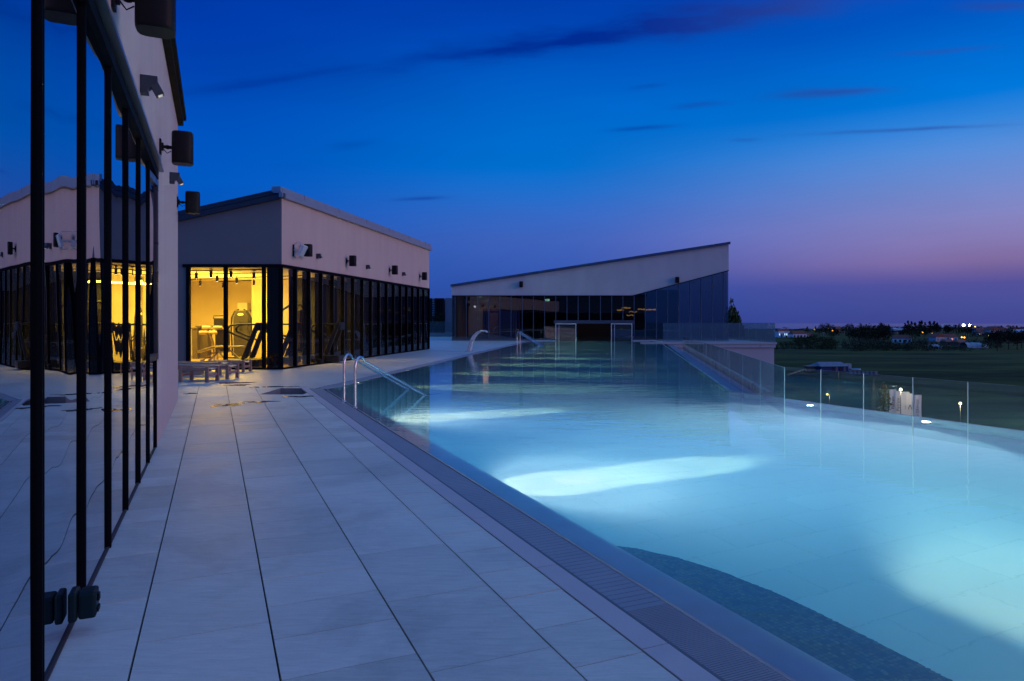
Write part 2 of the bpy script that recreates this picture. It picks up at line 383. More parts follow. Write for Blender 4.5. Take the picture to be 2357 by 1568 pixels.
m.wall(Wd(EDGE_OUT, -12), Wd(EDGE_OUT, 17.2), .0, .30, -.2, -.035)
struct(clipped(m, 'overflow_channel', mat('channel_dark', (.12, .13, .15), .5), [((0, 16.3, 0), (0, 1, 0))]))
# coping of the left pool edge
m = MB(); q1 = LFAR
m.wall(C0, q1, -.30, 0, -.2, -.008)
struct(clipped(m, 'pool_coping', mat('coping_blue', (.24, .27, .33), .45, var=.08, vscale=3), [((0, 57, 0), (0, 1, 0))]))
# smooth terrace around and between the buildings
TERR = newmat('terrace_slab'); t = NT(TERR)
b = t.n('ShaderNodeBsdfPrincipled'); o = t.n('ShaderNodeOutputMaterial'); t.l(b.outputs[0], o.inputs[0])
tc = t.n('ShaderNodeTexCoord'); n1 = t.n('ShaderNodeTexNoise'); n1.inputs['Scale'].default_value = .35; n1.inputs['Detail'].default_value = 7; t.l(tc.outputs['Object'], n1.inputs['Vector'])
mp = t.n('ShaderNodeMapping'); mp.inputs['Rotation'].default_value = (0, 0, .17); t.l(tc.outputs['Object'], mp.inputs[0])
br = t.n('ShaderNodeTexBrick'); br.inputs['Scale'].default_value = 1.0; br.inputs['Mortar Size'].default_value = .006; br.inputs['Brick Width'].default_value = 1.2; br.inputs['Row Height'].default_value = .6
br.inputs['Color1'].default_value = (1, 1, 1, 1); br.inputs['Color2'].default_value = (.93, .93, .93, 1); br.inputs['Mortar'].default_value = (.62, .62, .62, 1); t.l(mp.outputs[0], br.inputs['Vector'])
s_ = t.m('ADD', t.m('MULTIPLY', t.m('SUBTRACT', n1.outputs['Fac'], .5), .3), 1.0)
v1 = t.n('ShaderNodeVectorMath', operation='SCALE'); v1.inputs[0].default_value = (.53, .55, .53); t.l(s_, v1.inputs['Scale'])
v2 = t.n('ShaderNodeVectorMath', operation='MULTIPLY'); t.l(v1.outputs[0], v2.inputs[0]); t.l(br.outputs['Color'], v2.inputs[1]); t.l(v2.outputs[0], b.inputs['Base Color'])
t.l(t.m('ADD', t.m('MULTIPLY', n1.outputs['Fac'], .4), .22), b.inputs['Roughness'])
m = MB()
c1 = C0 - n2*.30; far1 = c1 + e2*((56.98-c1.y)/e2.y)
yy = 16.9
def onedge(y): return c1 + e2*((y-c1.y)/e2.y)
m.sheet([(-45, yy), (Wd(2.07, 0).x, yy) if False else (onedge(yy).x, yy), (far1.x, far1.y), (far1.x, 57.1), (-45, 57.1)], -.004)
m.sheet([(-45, 57.1), (-4.8, 57.1), (-4.8, 84), (-45, 84)], -.004)
pg = onedge(yy)
m.sheet([(Wd(EDGE_OUT, 17.9).x, 16.3) if False else (O0.x, O0.y-.06), (c1.x, c1.y), (pg.x, pg.y), (pg.x-.45, pg.y), (O0.x-.45, O0.y+.3)], -.003)
m.sheet([tuple(Wd(-.655, 15.0)[:2]), tuple(Wd(-.655, 18.70)[:2]), (-45, 16.9), (-45, 6), tuple(Wd(-12, 15.0)[:2])], -.004)
struct(m.build('terrace', TERR, normals=False))
# terrace right of the hall
m = MB(); m.prism([(11.2, 51.0), (19.7, 51.0), (19.7, 80), (12.3, 80)], -.35, -.002)
struct(m.build('side_terrace', TERR))
# walls under everything
UND = mat('podium_plaster', (.55, .50, .49), .85, var=.05, vscale=.8, bump=.2, bscale=30)
m = MB()
m.wall((9.6, 51.1), (19.62, 51.1), -.3, 0, -18, -.352)
m.wall((19.62, 51.402), (19.62, 82), -.3, 0, -18, -.352)
m.wall((9.6, 51.0), (19.78, 51.0), -.1, .06, -.10, .03)
struct(m.build('retaining_wall', UND))

# ---- pool basin
FLOOR = newmat('pool_tiles'); t = NT(FLOOR)
b = t.n('ShaderNodeBsdfPrincipled'); o = t.n('ShaderNodeOutputMaterial'); t.l(b.outputs[0], o.inputs[0])
tc = t.n('ShaderNodeTexCoord'); mp = t.n('ShaderNodeMapping'); mp.inputs['Rotation'].default_value = (0, 0, -TH); t.l(tc.outputs['Object'], mp.inputs[0])
br = t.n('ShaderNodeTexBrick'); br.inputs['Scale'].default_value = 1.0; br.inputs['Mortar Size'].default_value = .006; br.inputs['Brick Width'].default_value = .9; br.inputs['Row Height'].default_value = .45
br.inputs['Color1'].default_value = (.54, .60, .62, 1); br.inputs['Color2'].default_value = (.58, .63, .64, 1); br.inputs['Mortar'].default_value = (.48, .54, .56, 1); t.l(mp.outputs[0], br.inputs['Vector'])
t.l(br.outputs['Color'], b.inputs['Base Color']); b.inputs['Roughness'].default_value = .6
MOSAIC = newmat('mosaic'); t = NT(MOSAIC)
b = t.n('ShaderNodeBsdfPrincipled'); o = t.n('ShaderNodeOutputMaterial'); t.l(b.outputs[0], o.inputs[0])
tc = t.n('ShaderNodeTexCoord'); mp = t.n('ShaderNodeMapping'); mp.inputs['Rotation'].default_value = (0, 0, -TH); t.l(tc.outputs['Object'], mp.inputs[0])
br = t.n('ShaderNodeTexBrick'); br.offset = 0; br.inputs['Scale'].default_value = 1.0; br.inputs['Mortar Size'].default_value = .0035; br.inputs['Brick Width'].default_value = .032; br.inputs['Row Height'].default_value = .032; br.inputs['Bias'].default_value = -.1
br.inputs['Color1'].default_value = (.10, .13, .17, 1); br.inputs['Color2'].default_value = (.22, .22, .20, 1); br.inputs['Mortar'].default_value = (.10, .13, .17, 1); t.l(mp.outputs[0], br.inputs['Vector'])
t.l(br.outputs['Color'], b.inputs['Base Color']); b.inputs['Roughness'].default_value = .4
ZF = -1.25
SNEAR = -9.0
A_near = Wd(RIM_IN, SNEAR); B_near = Wd(10.9, SNEAR)
C0i = C0 + (Wd(RIM_IN, 0)-Wd(EDGE_IN, 0)) if False else None
# inner corner: intersection of rim-in line with the left wall line
def isect(p, d, q, e):
    det = d.x*(-e.y)+e.x*d.y; w = q-p; s_ = (w.x*(-e.y)+e.x*w.y)/det; return p+d*s_
uT = Vector((-ST, CT, 0))
CI = isect(Wd(RIM_IN, 0), uT, C0, e2)
HALLY = 72.0
LH = C0 + e2*((HALLY-C0.y)/e2.y); RH = KR + eR*((HALLY-KR.y)/eR.y)
KE = KR
m = MB()
basin = [A_near, CI, LH, RH, KE, B_near]
m.sheet([(p.x, p.y) for p in basin][::-1], ZF)
struct(m.build('pool_floor', FLOOR, normals=False))
m = MB()
ring = basin
for i in range(len(ring)):
    p, q = ring[i], ring[(i+1) % len(ring)]
    m.add([(p.x, p.y, ZF), (q.x, q.y, ZF), (q.x, q.y, -.036), (p.x, p.y, -.036)], [(0, 1, 2, 3)])
struct(m.build('pool_wall', FLOOR, normals=False))
# submerged pale rim next to the grating
m = MB(); m.wall(Wd(EDGE_IN, SNEAR), C0, 0, .25, -.25, -.036)
struct(clipped(m, 'submerged_rim', mat('rim_stone', (.52, .56, .62), .4, var=.06), [(C0, -n2)]))
# mosaic bench under water along the near edge
bench = [(2.625, 4.75), (2.8, 4.66), (3.0, 4.46), (3.18, 4.16), (3.3, 3.8), (3.37, 3.4), (3.39, 3.0), (3.39, SNEAR+.1), (2.625, SNEAR+.1)]
m = MB(); m.prism([tuple(Wd(d, t)[:2]) for d, t in bench][::-1], ZF+.01, -.60)
struct(m.build('underwater_bench', MOSAIC))
# weir wall and trough on the right
m = MB()
m.wall(KR, RFAR, 0.0, .10, -1.2, -.028)
m.wall(Wd(10.9, SNEAR), Wd(10.9, 12.62), 0.0, .10, -1.2, -.024)
wr = struct(clipped(m, 'overflow_weir', mat('weir_tile', (.20, .34, .30), .3, var=.1), [((0, 56.9, 0), (0, 1, 0))]))
GA = Vector((4.85, 12.14, 0)); GB = Vector((9.69, 38.7, 0)); eG = (GB-GA).normalized()
GF = GA + eG*((50.9-GA.y)/eG.y)
m = MB()
m.add([(KR.x+.1, KR.y-.3, -.62), (GA.x+eG.x*2.6+.2, GA.y+2.6, -.62), (GF.x+.1, 51, -.62), (RFAR.x-.8, 51, -.62)], [(0, 1, 2, 3)])
m.wall(GA+eG*3.2, GF, -.30, .08, -1.3, -.16)          # blue ledge below the glass
m.wall((8.6, 51.0), (11.6, 51.0), -.9, .0, -1.2, -.05)
m.wall(GA+eG*3.0, GF, .08, .3, -18, -.3)
struct(m.build('overflow_trough', mat('trough_paint', (.14, .18, .26), .5, var=.1), normals=True))

# outer wall of the pool (falls away to the fields)
m = MB(); m.wall(Wd(11.0, SNEAR), Wd(11.0, 12.6), 0, .25, -18, -.06)
struct(m.build('pool_outer_wall', UND))

# ---- water
WATER = newmat('water'); t = NT(WATER)
b = t.n('ShaderNodeBsdfPrincipled'); o = t.n('ShaderNodeOutputMaterial'); t.l(b.outputs[0], o.inputs[0])
b.inputs['Base Color'].default_value = (.86, .97, 1, 1); b.inputs['Roughness'].default_value = .012; b.inputs['IOR'].default_value = 1.6; b.inputs['Transmission Weight'].default_value = 1
tc = t.n('ShaderNodeTexCoord')
mp = t.n('ShaderNodeMapping'); mp.inputs['Scale'].default_value = (.8, 2.0, 1); mp.inputs['Rotation'].default_value = (0, 0, .15); t.l(tc.outputs['Object'], mp.inputs[0])
n1 = t.n('ShaderNodeTexNoise'); n1.inputs['Scale'].default_value = 2.6; n1.inputs['Detail'].default_value = 3; n1.inputs['Distortion'].default_value = .6; t.l(mp.outputs[0], n1.inputs['Vector'])
n2_ = t.n('ShaderNodeTexNoise'); n2_.inputs['Scale'].default_value = .7; n2_.inputs['Detail'].default_value = 2; t.l(mp.outputs[0], n2_.inputs['Vector'])
bp = t.n('ShaderNodeBump'); bp.inputs['Strength'].default_value = 1.0; bp.inputs['Distance'].default_value = .0032
t.l(t.m('ADD', n1.outputs['Fac'], t.m('MULTIPLY', n2_.outputs['Fac'], 1.5)), bp.inputs['Height']); t.l(bp.outputs[0], b.inputs['Normal'])
va = t.n('ShaderNodeVolumeAbsorption'); va.inputs['Color'].default_value = (.02, .72, .88, 1); va.inputs['Density'].default_value = .19; t.l(va.outputs[0], o.inputs['Volume'])
m = MB()
wpoly = [Wd(EDGE_IN, SNEAR), C0, LH, RH, KE, Wd(10.9, 17.0) if False else KE, Wd(10.99, SNEAR)]
wp = [Wd(EDGE_IN, SNEAR), C0, LH, RH, KE, B_near]
m.sheet([(p.x, p.y) for p in wp][::-1], WZ)
wat = m.build('pool_water', WATER, normals=False); wat['kind'] = 'structure'
if wat.data.polygons[0].normal.z < 0: wat.data.flip_normals()

# ---- underwater lamps
LAMPB = glow('lamp_glass', (1, .88, .68), 14)
RINGM = STEEL
def pool_lamp(p, n, power, label, spot=110, z=-.45, up=0.0, col=(1, .86, .58), fill=0, blend=1.0, halo=0, fan=1.0):
    n = Vector((n.x, n.y, 0)).normalized(); rz = math.atan2(n.y, n.x)
    t_ = thing('pool_lamp', (p.x, p.y, z), label, 'pool lamp', 'underwater lamps in the pool walls', rz)
    m = MB(); c = Vector((0, 0, 0))
    m.lathe((0.0, 0, 0), [(.10, 0.0), (.10, .02), (.075, .028), (.07, .012)], 18, 0, 'X')
    for i in range(len(m.v)): m.v[i] = gm(t_) @ m.v[i]
    m.build('ring', RINGM, t_)
    m = MB(); m.lathe((0, 0, 0), [(.0, .016), (.07, .014)], 18, 0, 'X')
    for i in range(len(m.v)): m.v[i] = gm(t_) @ m.v[i]
    m.build('lens', LAMPB, t_)
    l = bpy.data.lights.new('pool_light', 'SPOT'); l.energy = power; l.color = col; l.spot_size = R(spot); l.spot_blend = blend; l.shadow_soft_size = .05
    lo = bpy.data.objects.new('pool_light', l); C.objects.link(lo); lo.parent = t_; lo.location = (.06, 0, 0)
    d = Vector((1, 0, up)); lo.rotation_euler = (-d).to_track_quat('Z', 'Y').to_euler()
    for k_, (u_, a_, e_) in enumerate(((-1.25, 50, .36), (-.42, 24, .30)) if fan != 1.0 else ()):
        l = bpy.data.lights.new('pool_light', 'SPOT'); l.energy = power*e_; l.color = col; l.spot_size = R(a_); l.spot_blend = 1; l.shadow_soft_size = .05
        lo = bpy.data.objects.new('pool_light', l); C.objects.link(lo); lo.parent = t_; lo.location = (.07, 0, 0); lo.rotation_euler = (-Vector((1, 0, u_))).to_track_quat('Z', 'Y').to_euler()
    for fill, ang in ((fill, 155), (halo, 118)):
        if not fill: continue
        l = bpy.data.lights.new('pool_fill', 'SPOT'); l.energy = fill; l.color = (.95, .95, .9) if ang > 150 else col; l.spot_size = R(min(ang, 150)); l.spot_blend = 1; l.shadow_soft_size = .06
        lo = bpy.data.objects.new('pool_fill', l); C.objects.link(lo); lo.parent = t_; lo.location = (.08, 0, 0); lo.rotation_euler = (-Vector((1, 0, -.1 if ang > 150 else -.9))).to_track_quat('Z', 'Y').to_euler()
    return t_
ND = Vector((CT, ST, 0))
pool_lamp(Wd(RIM_IN+.01, 12.0), ND, 22000, 'pool lamp in the near wall just beyond the close handrail', z=-.42, up=-.60, spot=31, fan=.46, halo=0, fill=260, col=(1, .76, .42))
pool_lamp(Wd(RIM_IN+.01, 6.95), ND, 34000, 'brightest pool lamp, in the near wall where the widest white glow starts', z=-.42, up=-.66, spot=33, fan=.50, halo=0, fill=420, col=(1, .76, .42))
pool_lamp(Wd(RIM_IN+.01, 1.35), ND, 3300, 'pool lamp over the mosaic underwater bench at the lower right', z=-.20, up=-.24, spot=100, blend=.5, col=(1, .82, .50))
for tt, lb in ((10.05, 'pool lamp in the outer wall, behind the first glass panel right of the railing corner'), (7.65, 'pool lamp in the outer wall, behind the fourth glass panel'), (1.0, 'added unseen pool lamp in the outer wall beyond the right picture edge')):  # last one is added out of view to light the water
    if tt > 1.1 or True: pool_lamp(Wd(10.88, tt), -ND, {10.05: 350, 7.65: 3400, 1.0: 60}[tt], lb, z=-.5, up=-.06, spot=140, col=(.95, .95, 1))
words = ['left of the handrail posts', 'behind the close handrail', 'just past the handrail tip', 'before the water spout', 'under the curved water spout', 'past the curved water spout', 'before the far handrail', 'at the far handrail', 'next to the dark hall']
for k, Yk in enumerate([18.2, 22.6, 27.0, 31.6, 36.1, 40.9, 45.7, 50.7, 55.3]):
    p = C0 + e2*((Yk-C0.y)/e2.y) + n2*.01
    pool_lamp(p, n2, 4200, 'pool lamp in the left pool wall ' + words[k], z=-.20, up=-.34, spot=36, col=(1, .90, .42))

# ================================================================== NEAR BUILDING (left)
WDIR = -.68
WAVY = newmat('mirror_glass'); t = NT(WAVY)
b = t.n('ShaderNodeBsdfPrincipled'); o = t.n('ShaderNodeOutputMaterial'); t.l(b.outputs[0], o.inputs[0])
b.inputs['Base Color'].default_value = (.36, .45, .58, 1); b.inputs['Metallic'].default_value = 1; b.inputs['Roughness'].default_value = .0
tc = t.n('ShaderNodeTexCoord'); mp = t.n('ShaderNodeMapping'); mp.inputs['Scale'].default_value = (1, 1, .45); t.l(tc.outputs['Object'], mp.inputs[0])
nz = t.n('ShaderNodeTexNoise'); nz.inputs['Scale'].default_value = .9; nz.inputs['Detail'].default_value = 1; t.l(mp.outputs[0], nz.inputs['Vector'])
bp = t.n('ShaderNodeBump'); bp.inputs['Strength'].default_value = 1; bp.inputs['Distance'].default_value = .018; t.l(nz.outputs['Fac'], bp.inputs['Height']); t.l(bp.outputs[0], b.inputs['Normal'])
NB = thing('glazed_pavilion', Wd(-5, 5), 'closest pavilion with tall dark-framed mirror windows and pink-grey plaster, cut by the left edge', 'building')
GT = 3.40; TOP = 5.60
t0, t1, tE = -24.6, 9.75, 15.35
m = MB()
m.wall(Wd(WDIR, -25), Wd(WDIR, tE), -.35, 0, GT+.16, TOP)
m.wall(Wd(WDIR, t1+.05), Wd(WDIR, tE), -.35, 0, 0, GT+.16)
m.build('wall', PLAST, NB)
m = MB(); m.wall(Wd(WDIR-.35, tE), Wd(-12, tE), -.0, .35, 0, TOP); m.wall(Wd(-12, tE), Wd(-12, -25), 0, .3, 0, TOP)
m.build('wall', PLAST, NB)
m = MB(); m.wall(Wd(WDIR, -25.2), Wd(WDIR, tE+.08), -11.5, .10, TOP-.02, TOP+.14); m.wall(Wd(WDIR, -25.2), Wd(WDIR, tE+.12), .02, .15, TOP+.10, TOP+.20)
m.build('roof_edge', BLACKM, NB)
m = MB(); m.wall(Wd(WDIR, -25), Wd(WDIR, t1), -.12, .03, GT+.0, GT+.10, 0)
m.build('window_head', BLACKM, NB)
m = MB(); m.wall(Wd(WDIR, -25), Wd(WDIR, t1+.05), .0, .085, GT+.11, GT+.145)
m.build('drip_rail', GREYM, NB)
m = MB(); m.wall(Wd(WDIR, -25), Wd(WDIR, t1), -.0119, .001, -.01, .012)
m.build('window_sill', mat('gasket', (.05, .04, .045), .7), NB)
tm = [3.48+1.045*i for i in range(-12, 7)]
for i, tt in enumerate(tm):
    m = MB()
    m.wall(Wd(WDIR, tt-.021), Wd(WDIR, tt-.008), -.05, .009, 0, GT)
    m.wall(Wd(WDIR, tt+.008), Wd(WDIR, tt+.021), -.05, .009, 0, GT)
    m.wall(Wd(WDIR, tt-.008), Wd(WDIR, tt+.008), -.05, .003, 0, GT)
    m.build('mullion', BLACKM, NB)
    if i < len(tm)-1 and i != 17:
        m = MB(); m.wall(Wd(WDIR, tt+.021), Wd(WDIR, tm[i+1]-.021), -.03, -.012, .003, GT)
        m.build('window_pane', WAVY, NB)
# the last bay holds an opening sash, slightly ajar
ta, tb = tm[17]+.03, tm[18]-.03
m = MB(); m.wall(Wd(WDIR, ta), Wd(WDIR, tb), -.03, -.012, .035, 1.10); m.build('window_pane', WAVY, NB)
hin = Wd(WDIR, tb); d_ = (Wd(WDIR, ta)-hin); rot = Matrix.Rotation(R(-3.5), 3, 'Z'); d_ = rot @ d_
q = hin + d_
sash = MB()
sash.wall(hin, q, -.03, .03, 1.12, 1.20); sash.wall(hin, q, -.03, .03, GT-.10, GT-.02)
sash.wall(hin, hin+d_*.07, -.03, .03, 1.20, GT-.10); sash.wall(hin+d_*.93, q, -.03, .03, 1.20, GT-.10)
sf = sash.build('window_sash', mat('sash_frame', (.05, .045, .05), .3), NB)
m = MB(); m.wall(hin+d_*.07, hin+d_*.93, -.008, .008, 1.20, GT-.10); m.build('window_pane', WAVY, sf)
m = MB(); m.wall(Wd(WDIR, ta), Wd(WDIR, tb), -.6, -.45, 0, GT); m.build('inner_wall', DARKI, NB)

# ---- wall speakers / lights
def make_speaker():
    t_ = thing('wall_speaker', (0, 0, 0), 'x', 'speaker', 'black loudspeakers on the plaster walls')
    # local: x = outward from the wall, y along the wall
    m = MB(); m.box((.012, 0, 0), (.012, .05, .10)); m.box((.035, 0, .0), (.015, .03, .05)); m.build('mount_plate', MATTEB, t_, bevel=.004)
    m = MB(); m.tube([(.03, 0, 0), (.09, 0, .005), (.15, 0, 0)], .022, 8); m.lathe((.10, 0, 0), [(.0, -.03), (.03, -.02), (.034, 0), (.03, .02), (0, .03)], 10); m.tube([(.05, .0, -.03), (.09, .01, -.08), (.14, 0, -.05)], .006, 6)
    m.build('bracket', MATTEB, t_)
    m = MB(); pr = []
    for k in range(20):
        a = 2*math.pi*k/20; ca, sa = math.cos(a), math.sin(a); pw = .55
        pr.append((.28+.135*math.copysign(abs(ca)**pw, ca), .125*math.copysign(abs(sa)**pw, sa)))
    n = len(pr); zs = [(-.215, .90), (-.205, .97), (-.19, 1.0), (.19, 1.0), (.205, .97), (.215, .90)]
    vs = [(.28+(p[0]-.28)*s_, p[1]*s_, z) for z, s_ in zs for p in pr]
    fs = [(i*n+k, i*n+(k+1) % n, (i+1)*n+(k+1) % n, (i+1)*n+k) for i in range(5) for k in range(n)]
    m.add(vs, fs, 0, True); m.add(vs[:n], [tuple(range(n))[::-1]]); m.add(vs[-n:], [tuple(range(n))])
    m.build('cabinet', mat('speaker_shell', (.006, .006, .008), .5, var=.05, spec=.2), t_)
    return t_
def make_light():
    t_ = thing('wall_light', (0, 0, 0), 'x', 'wall light', 'dark angled wall lights')
    m = MB(); pr = [(0, -.09), (.075, -.09), (.075, -.045), (.155, .03), (.155, .09), (0, .09)]
    w = .055
    m.add([(p[0], -w, p[1]) for p in pr]+[(p[0], w, p[1]) for p in pr], [tuple(range(6)), tuple(range(6, 12))[::-1]]+[(i, (i+1) % 6, 6+(i+1) % 6, 6+i) for i in range(6)])
    m.build('housing', mat('light_shell', (.03, .04, .055), .4), t_, bevel=.003)
    m = MB(); rot = Matrix.Rotation(R(-28), 3, 'Y')
    m.box((.15, 0, -.035), (.04, .05, .06), rot=rot)
    h = m.build('lamp_head', mat('light_shell2', (.045, .06, .075), .4), t_, bevel=.004)
    m = MB(); m.box(Vector((.15, 0, -.035)) + rot @ Vector((0, 0, -.062)), (.022, .03, .003), rot=rot); m.build('lens', mat('lens_faint_glow', (.6, .6, .58), .2, emit=(1, .9, .7), estr=.35), h)  # switched-off lens is given a faint glow
    return t_
SPK = make_speaker(); LGT = make_light(); used = [False, False]
def place(src, idx, p, n, label):
    rz = math.atan2(n.y, n.x)
    if not used[idx]:
        used[idx] = True; src.location = p; src.rotation_euler = (0, 0, rz); src['label'] = label; return src
    return dup(src, p, label, rz)
for tt, lb in ((5.67, 'largest black speaker, at the top edge above the closest windows'), (10.3, 'black speaker on the closest pavilion against the sky, second from the top'), (14.95, 'black speaker sticking out from the far corner of the closest pavilion'), (1.0, 'black speaker on the closest pavilion wall, beyond the top-left corner')):
    if tt == 1.0: continue
    place(SPK, 0, Wd(WDIR+.002, tt, 3.95), ND, lb)
for tt, lb in ((7.72, 'large angled wall light between the two highest black speakers'), (12.55, 'angled wall light just below the second speaker on the closest pavilion')):
    place(LGT, 1, Wd(WDIR+.002, tt, 3.96), ND, lb)
# socket box low on the near wall
t_ = thing('outdoor_socket', Wd(WDIR, 4.12, .08), 'dark green outdoor socket box at the foot of the closest window', 'socket', rz=TH)
def inlocal(mb, root):
    for i in range(len(mb.v)): mb.v[i] = gm(root) @ mb.v[i]
    return mb
m = MB(); m.box((.018, 0, .065), (.020, .062, .075)); inlocal(m, t_).build('back_box', mat('socket_green', (.004, .018, .024), .45, spec=.12), t_, bevel=.012)
m = MB(); m.box((.082, 0, .065), (.040, .058, .068)); inlocal(m, t_).build('cover', mat('socket_green', (.004, .018, .024), .45, spec=.12), t_, bevel=.014)
m = MB(); m.box((.126, 0, .03), (.005, .03, .012)); inlocal(m, t_).build('latch', MATTEB, t_, bevel=.003)
m = MB(); m.box((.127, 0, .09), (.006, .02, .018)); inlocal(m, t_).build('latch', MATTEB, t_, bevel=.003)

# ================================================================== GYM BUILDING (middle)
M0 = Vector((-7.66, 22.7, 0)); M1 = Vector((-4.79, 39.45, 0)); eM = (M1-M0).normalized(); nM = Vector((eM.y, -eM.x, 0)); LM = (M1-M0).length
ML = Vector((-17.0, 22.7, 0))
MH = 5.72; slope = .225
GB_ = thing('gym_building', (-10, 31, 0), 'middle building with brightly lit yellow gym behind its glass corner', 'building')
GLZ = glass('dark_clear_glass', (.80, .80, .78), -.0+.03, .55, wave=.004, wscale=.5)
GLZ2 = glass('dark_tint_glass', (.80, .80, .80), .025, .42, wave=.008, wscale=.45)
Hl = MH - slope*(M0.x-ML.x)
xs = (at(430, 22.7).x, at(610, 22.7).x)      # front window extents
m = MB()
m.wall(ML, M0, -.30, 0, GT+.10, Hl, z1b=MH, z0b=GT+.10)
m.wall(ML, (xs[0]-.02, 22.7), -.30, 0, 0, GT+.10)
fw = m.build('wall', PLASTD, GB_); fw['label'] = 'dark blue-grey front wall, its shade put into the plaster colour'
m = MB(); m.wall(M0+eM*.002, M1, -.30, 0.002, GT+.10, MH); m.build('wall', PLAST, GB_)
m = MB()
bl = Vector((-17, 40, 0))
m.wall(M1, bl, 0, -.3, 0, MH, z1b=Hl) if False else m.wall(M1+Vector((-.3, 0, 0)), bl, 0, -.3, 0, MH, z1b=Hl)
m.wall(bl, ML, 0, -.3, 0, Hl)
m.build('wall', PLASTD, GB_)
# roof
m = MB(); z = MH
m.hexa([Vector((ML.x-.1, ML.y-.14, Hl)), Vector((M0.x+.10, M0.y-.14, MH)), Vector((M1.x+.10, M1.y+.2, MH)), Vector((bl.x-.1, bl.y+.2, Hl)),
        Vector((ML.x-.1, ML.y-.14, Hl+.13)), Vector((M0.x+.10, M0.y-.14, MH+.13)), Vector((M1.x+.10, M1.y+.2, MH+.13)), Vector((bl.x-.1, bl.y+.2, Hl+.13))])
m.build('roof', ROOFD, GB_)
m = MB()
m.wall(M0-eM*.22, M1+eM*.2, .02, .14, MH-.02, MH+.12); m.wall(M0-eM*.20, M1+eM*.2, -.25, .07, MH+.16, MH+.33); m.wall(M0-eM*.2, M1+eM*.2, -.2, .1, MH+.125, MH+.15)
k = 1.5
while k < LM: m.wall(M0+eM*k, M0+eM*(k+.05), -.26, .08, MH+.15, MH+.345); k += 2.9
m.build('roof_edge', ROOFM, GB_)
m = MB(); m.wall(ML, M0+Vector((.14, 0, 0)), .02, .16, Hl-.02, Hl+.12, z0b=MH-.02, z1b=MH+.12); m.wall(ML, M0+Vector((.06, 0, 0)), -.2, .08, Hl+.16, Hl+.31, z0b=MH+.16, z1b=MH+.31)
m.build('roof_edge', ROOFD, GB_)
# front frames
m = MB()
m.wall((xs[0]-.12, 22.7), M0, -.12, .05, GT, GT+.10); m.build('window_head', BLACKM, GB_)
m = MB(); m.wall((xs[0], 22.7), M0, -.10, .03, 0, .06); m.build('window_sill', BLACKM, GB_)
fx = [at(x, 22.7).x for x in (433, 519, 607)]
for x in fx:
    m = MB(); m.wall((x-.05, 22.7), (x+.05, 22.7), -.10, .04, .06, GT); m.build('mullion', BLACKM, GB_)
for a, b in zip(fx[:-1], fx[1:]):
    m = MB(); m.wall((a+.05, 22.7), (b-.05, 22.7), -.04, -.025, .06, GT); m.build('window_pane', GLZ, GB_)
m = MB(); m.wall((fx[2]+.10, 22.7), (M0.x-.10, 22.7), -.10, -.02, .06, GT); m.build('corner_panel', mat('black_glass', (.004, .004, .006), .06, var=0, spec=.5), GB_)
m = MB(); m.wall((M0.x-.10, 22.7), (M0.x, 22.7), -.10, .03, .06, GT); m.build('corner_post', BLACKM, GB_)
# right face
NP = 17
m = MB(); m.wall(M0, M1, -.12, .05, GT, GT+.10); m.build('window_head', BLACKM, GB_)
m = MB(); m.wall(M0, M1, -.10, .03, 0, .05); m.build('window_sill', BLACKM, GB_)
for i in range(NP+1):
    s0 = LM*i/NP
    m = MB(); a = max(0, s0-.025); m.wall(M0+eM*a, M0+eM*min(LM, s0+.025), -.10, .042, .05, GT); m.wall(M0+eM*(a+.002), M0+eM*(min(LM, s0+.025)-.03), .042, .050, .05, GT, 1); m.build('mullion', [BLACKM, GREYM], GB_)
    if i < NP:
        m = MB(); m.wall(M0+eM*(s0+.025), M0+eM*(s0+LM/NP-.025), -.04, -.025, .05, GT); m.build('window_pane', GLZ2, GB_)
    if i:
        m = MB(); m.wall(M0+eM*(s0-.02), M0+eM*(s0+.02), -.27, -.11, .05, GT); m.build('inner_fin', MATTEB, GB_)
# gym interior
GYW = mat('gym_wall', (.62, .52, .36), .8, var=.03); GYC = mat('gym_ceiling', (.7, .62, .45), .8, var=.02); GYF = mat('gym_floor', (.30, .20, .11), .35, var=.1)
m = MB(); m.prism([(-16.6, 23.05), (M0.x-.3, 23.05), ((M0+eM*16.5).x-.45, 39.1), (-16.6, 39.1)], .0, .02); m.build('floor', GYF, GB_)
m = MB(); m.prism([(-16.6, 23.05), (M0.x-.25, 23.05), ((M0+eM*16.5).x-.35, 39.1), (-16.6, 39.1)], GT+.02, GT+.06); m.build('ceiling', GYC, GB_)
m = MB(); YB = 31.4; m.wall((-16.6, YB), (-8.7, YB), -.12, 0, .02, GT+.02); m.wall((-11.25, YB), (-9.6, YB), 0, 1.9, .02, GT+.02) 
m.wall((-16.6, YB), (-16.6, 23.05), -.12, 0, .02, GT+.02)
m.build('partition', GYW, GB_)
m = MB(); m.wall((-8.7, YB), (-6.9, YB), -.12, 0, .02, GT+.02); m.build('partition', mat('room_wall_dimmed', (.035, .03, .028), .8), GB_)  # falloff of the gym light is put into this darker wall colour
m = MB(); m.wall((-16.6, 39.0), (-5.3, 39.0), -.1, 0, .02, GT+.02); m.wall((-8.2, YB+.1), (-8.0, 39), -.1, 0, .02, GT); m.build('partition', mat('room_wall_dimmed', (.035, .03, .028), .8), GB_)
m = MB(); m.box((at(560, 31.0).x, 31.1, 2.28), (.22, .2, .16)); m.build('wall_cabinet', WHITEP, GB_)
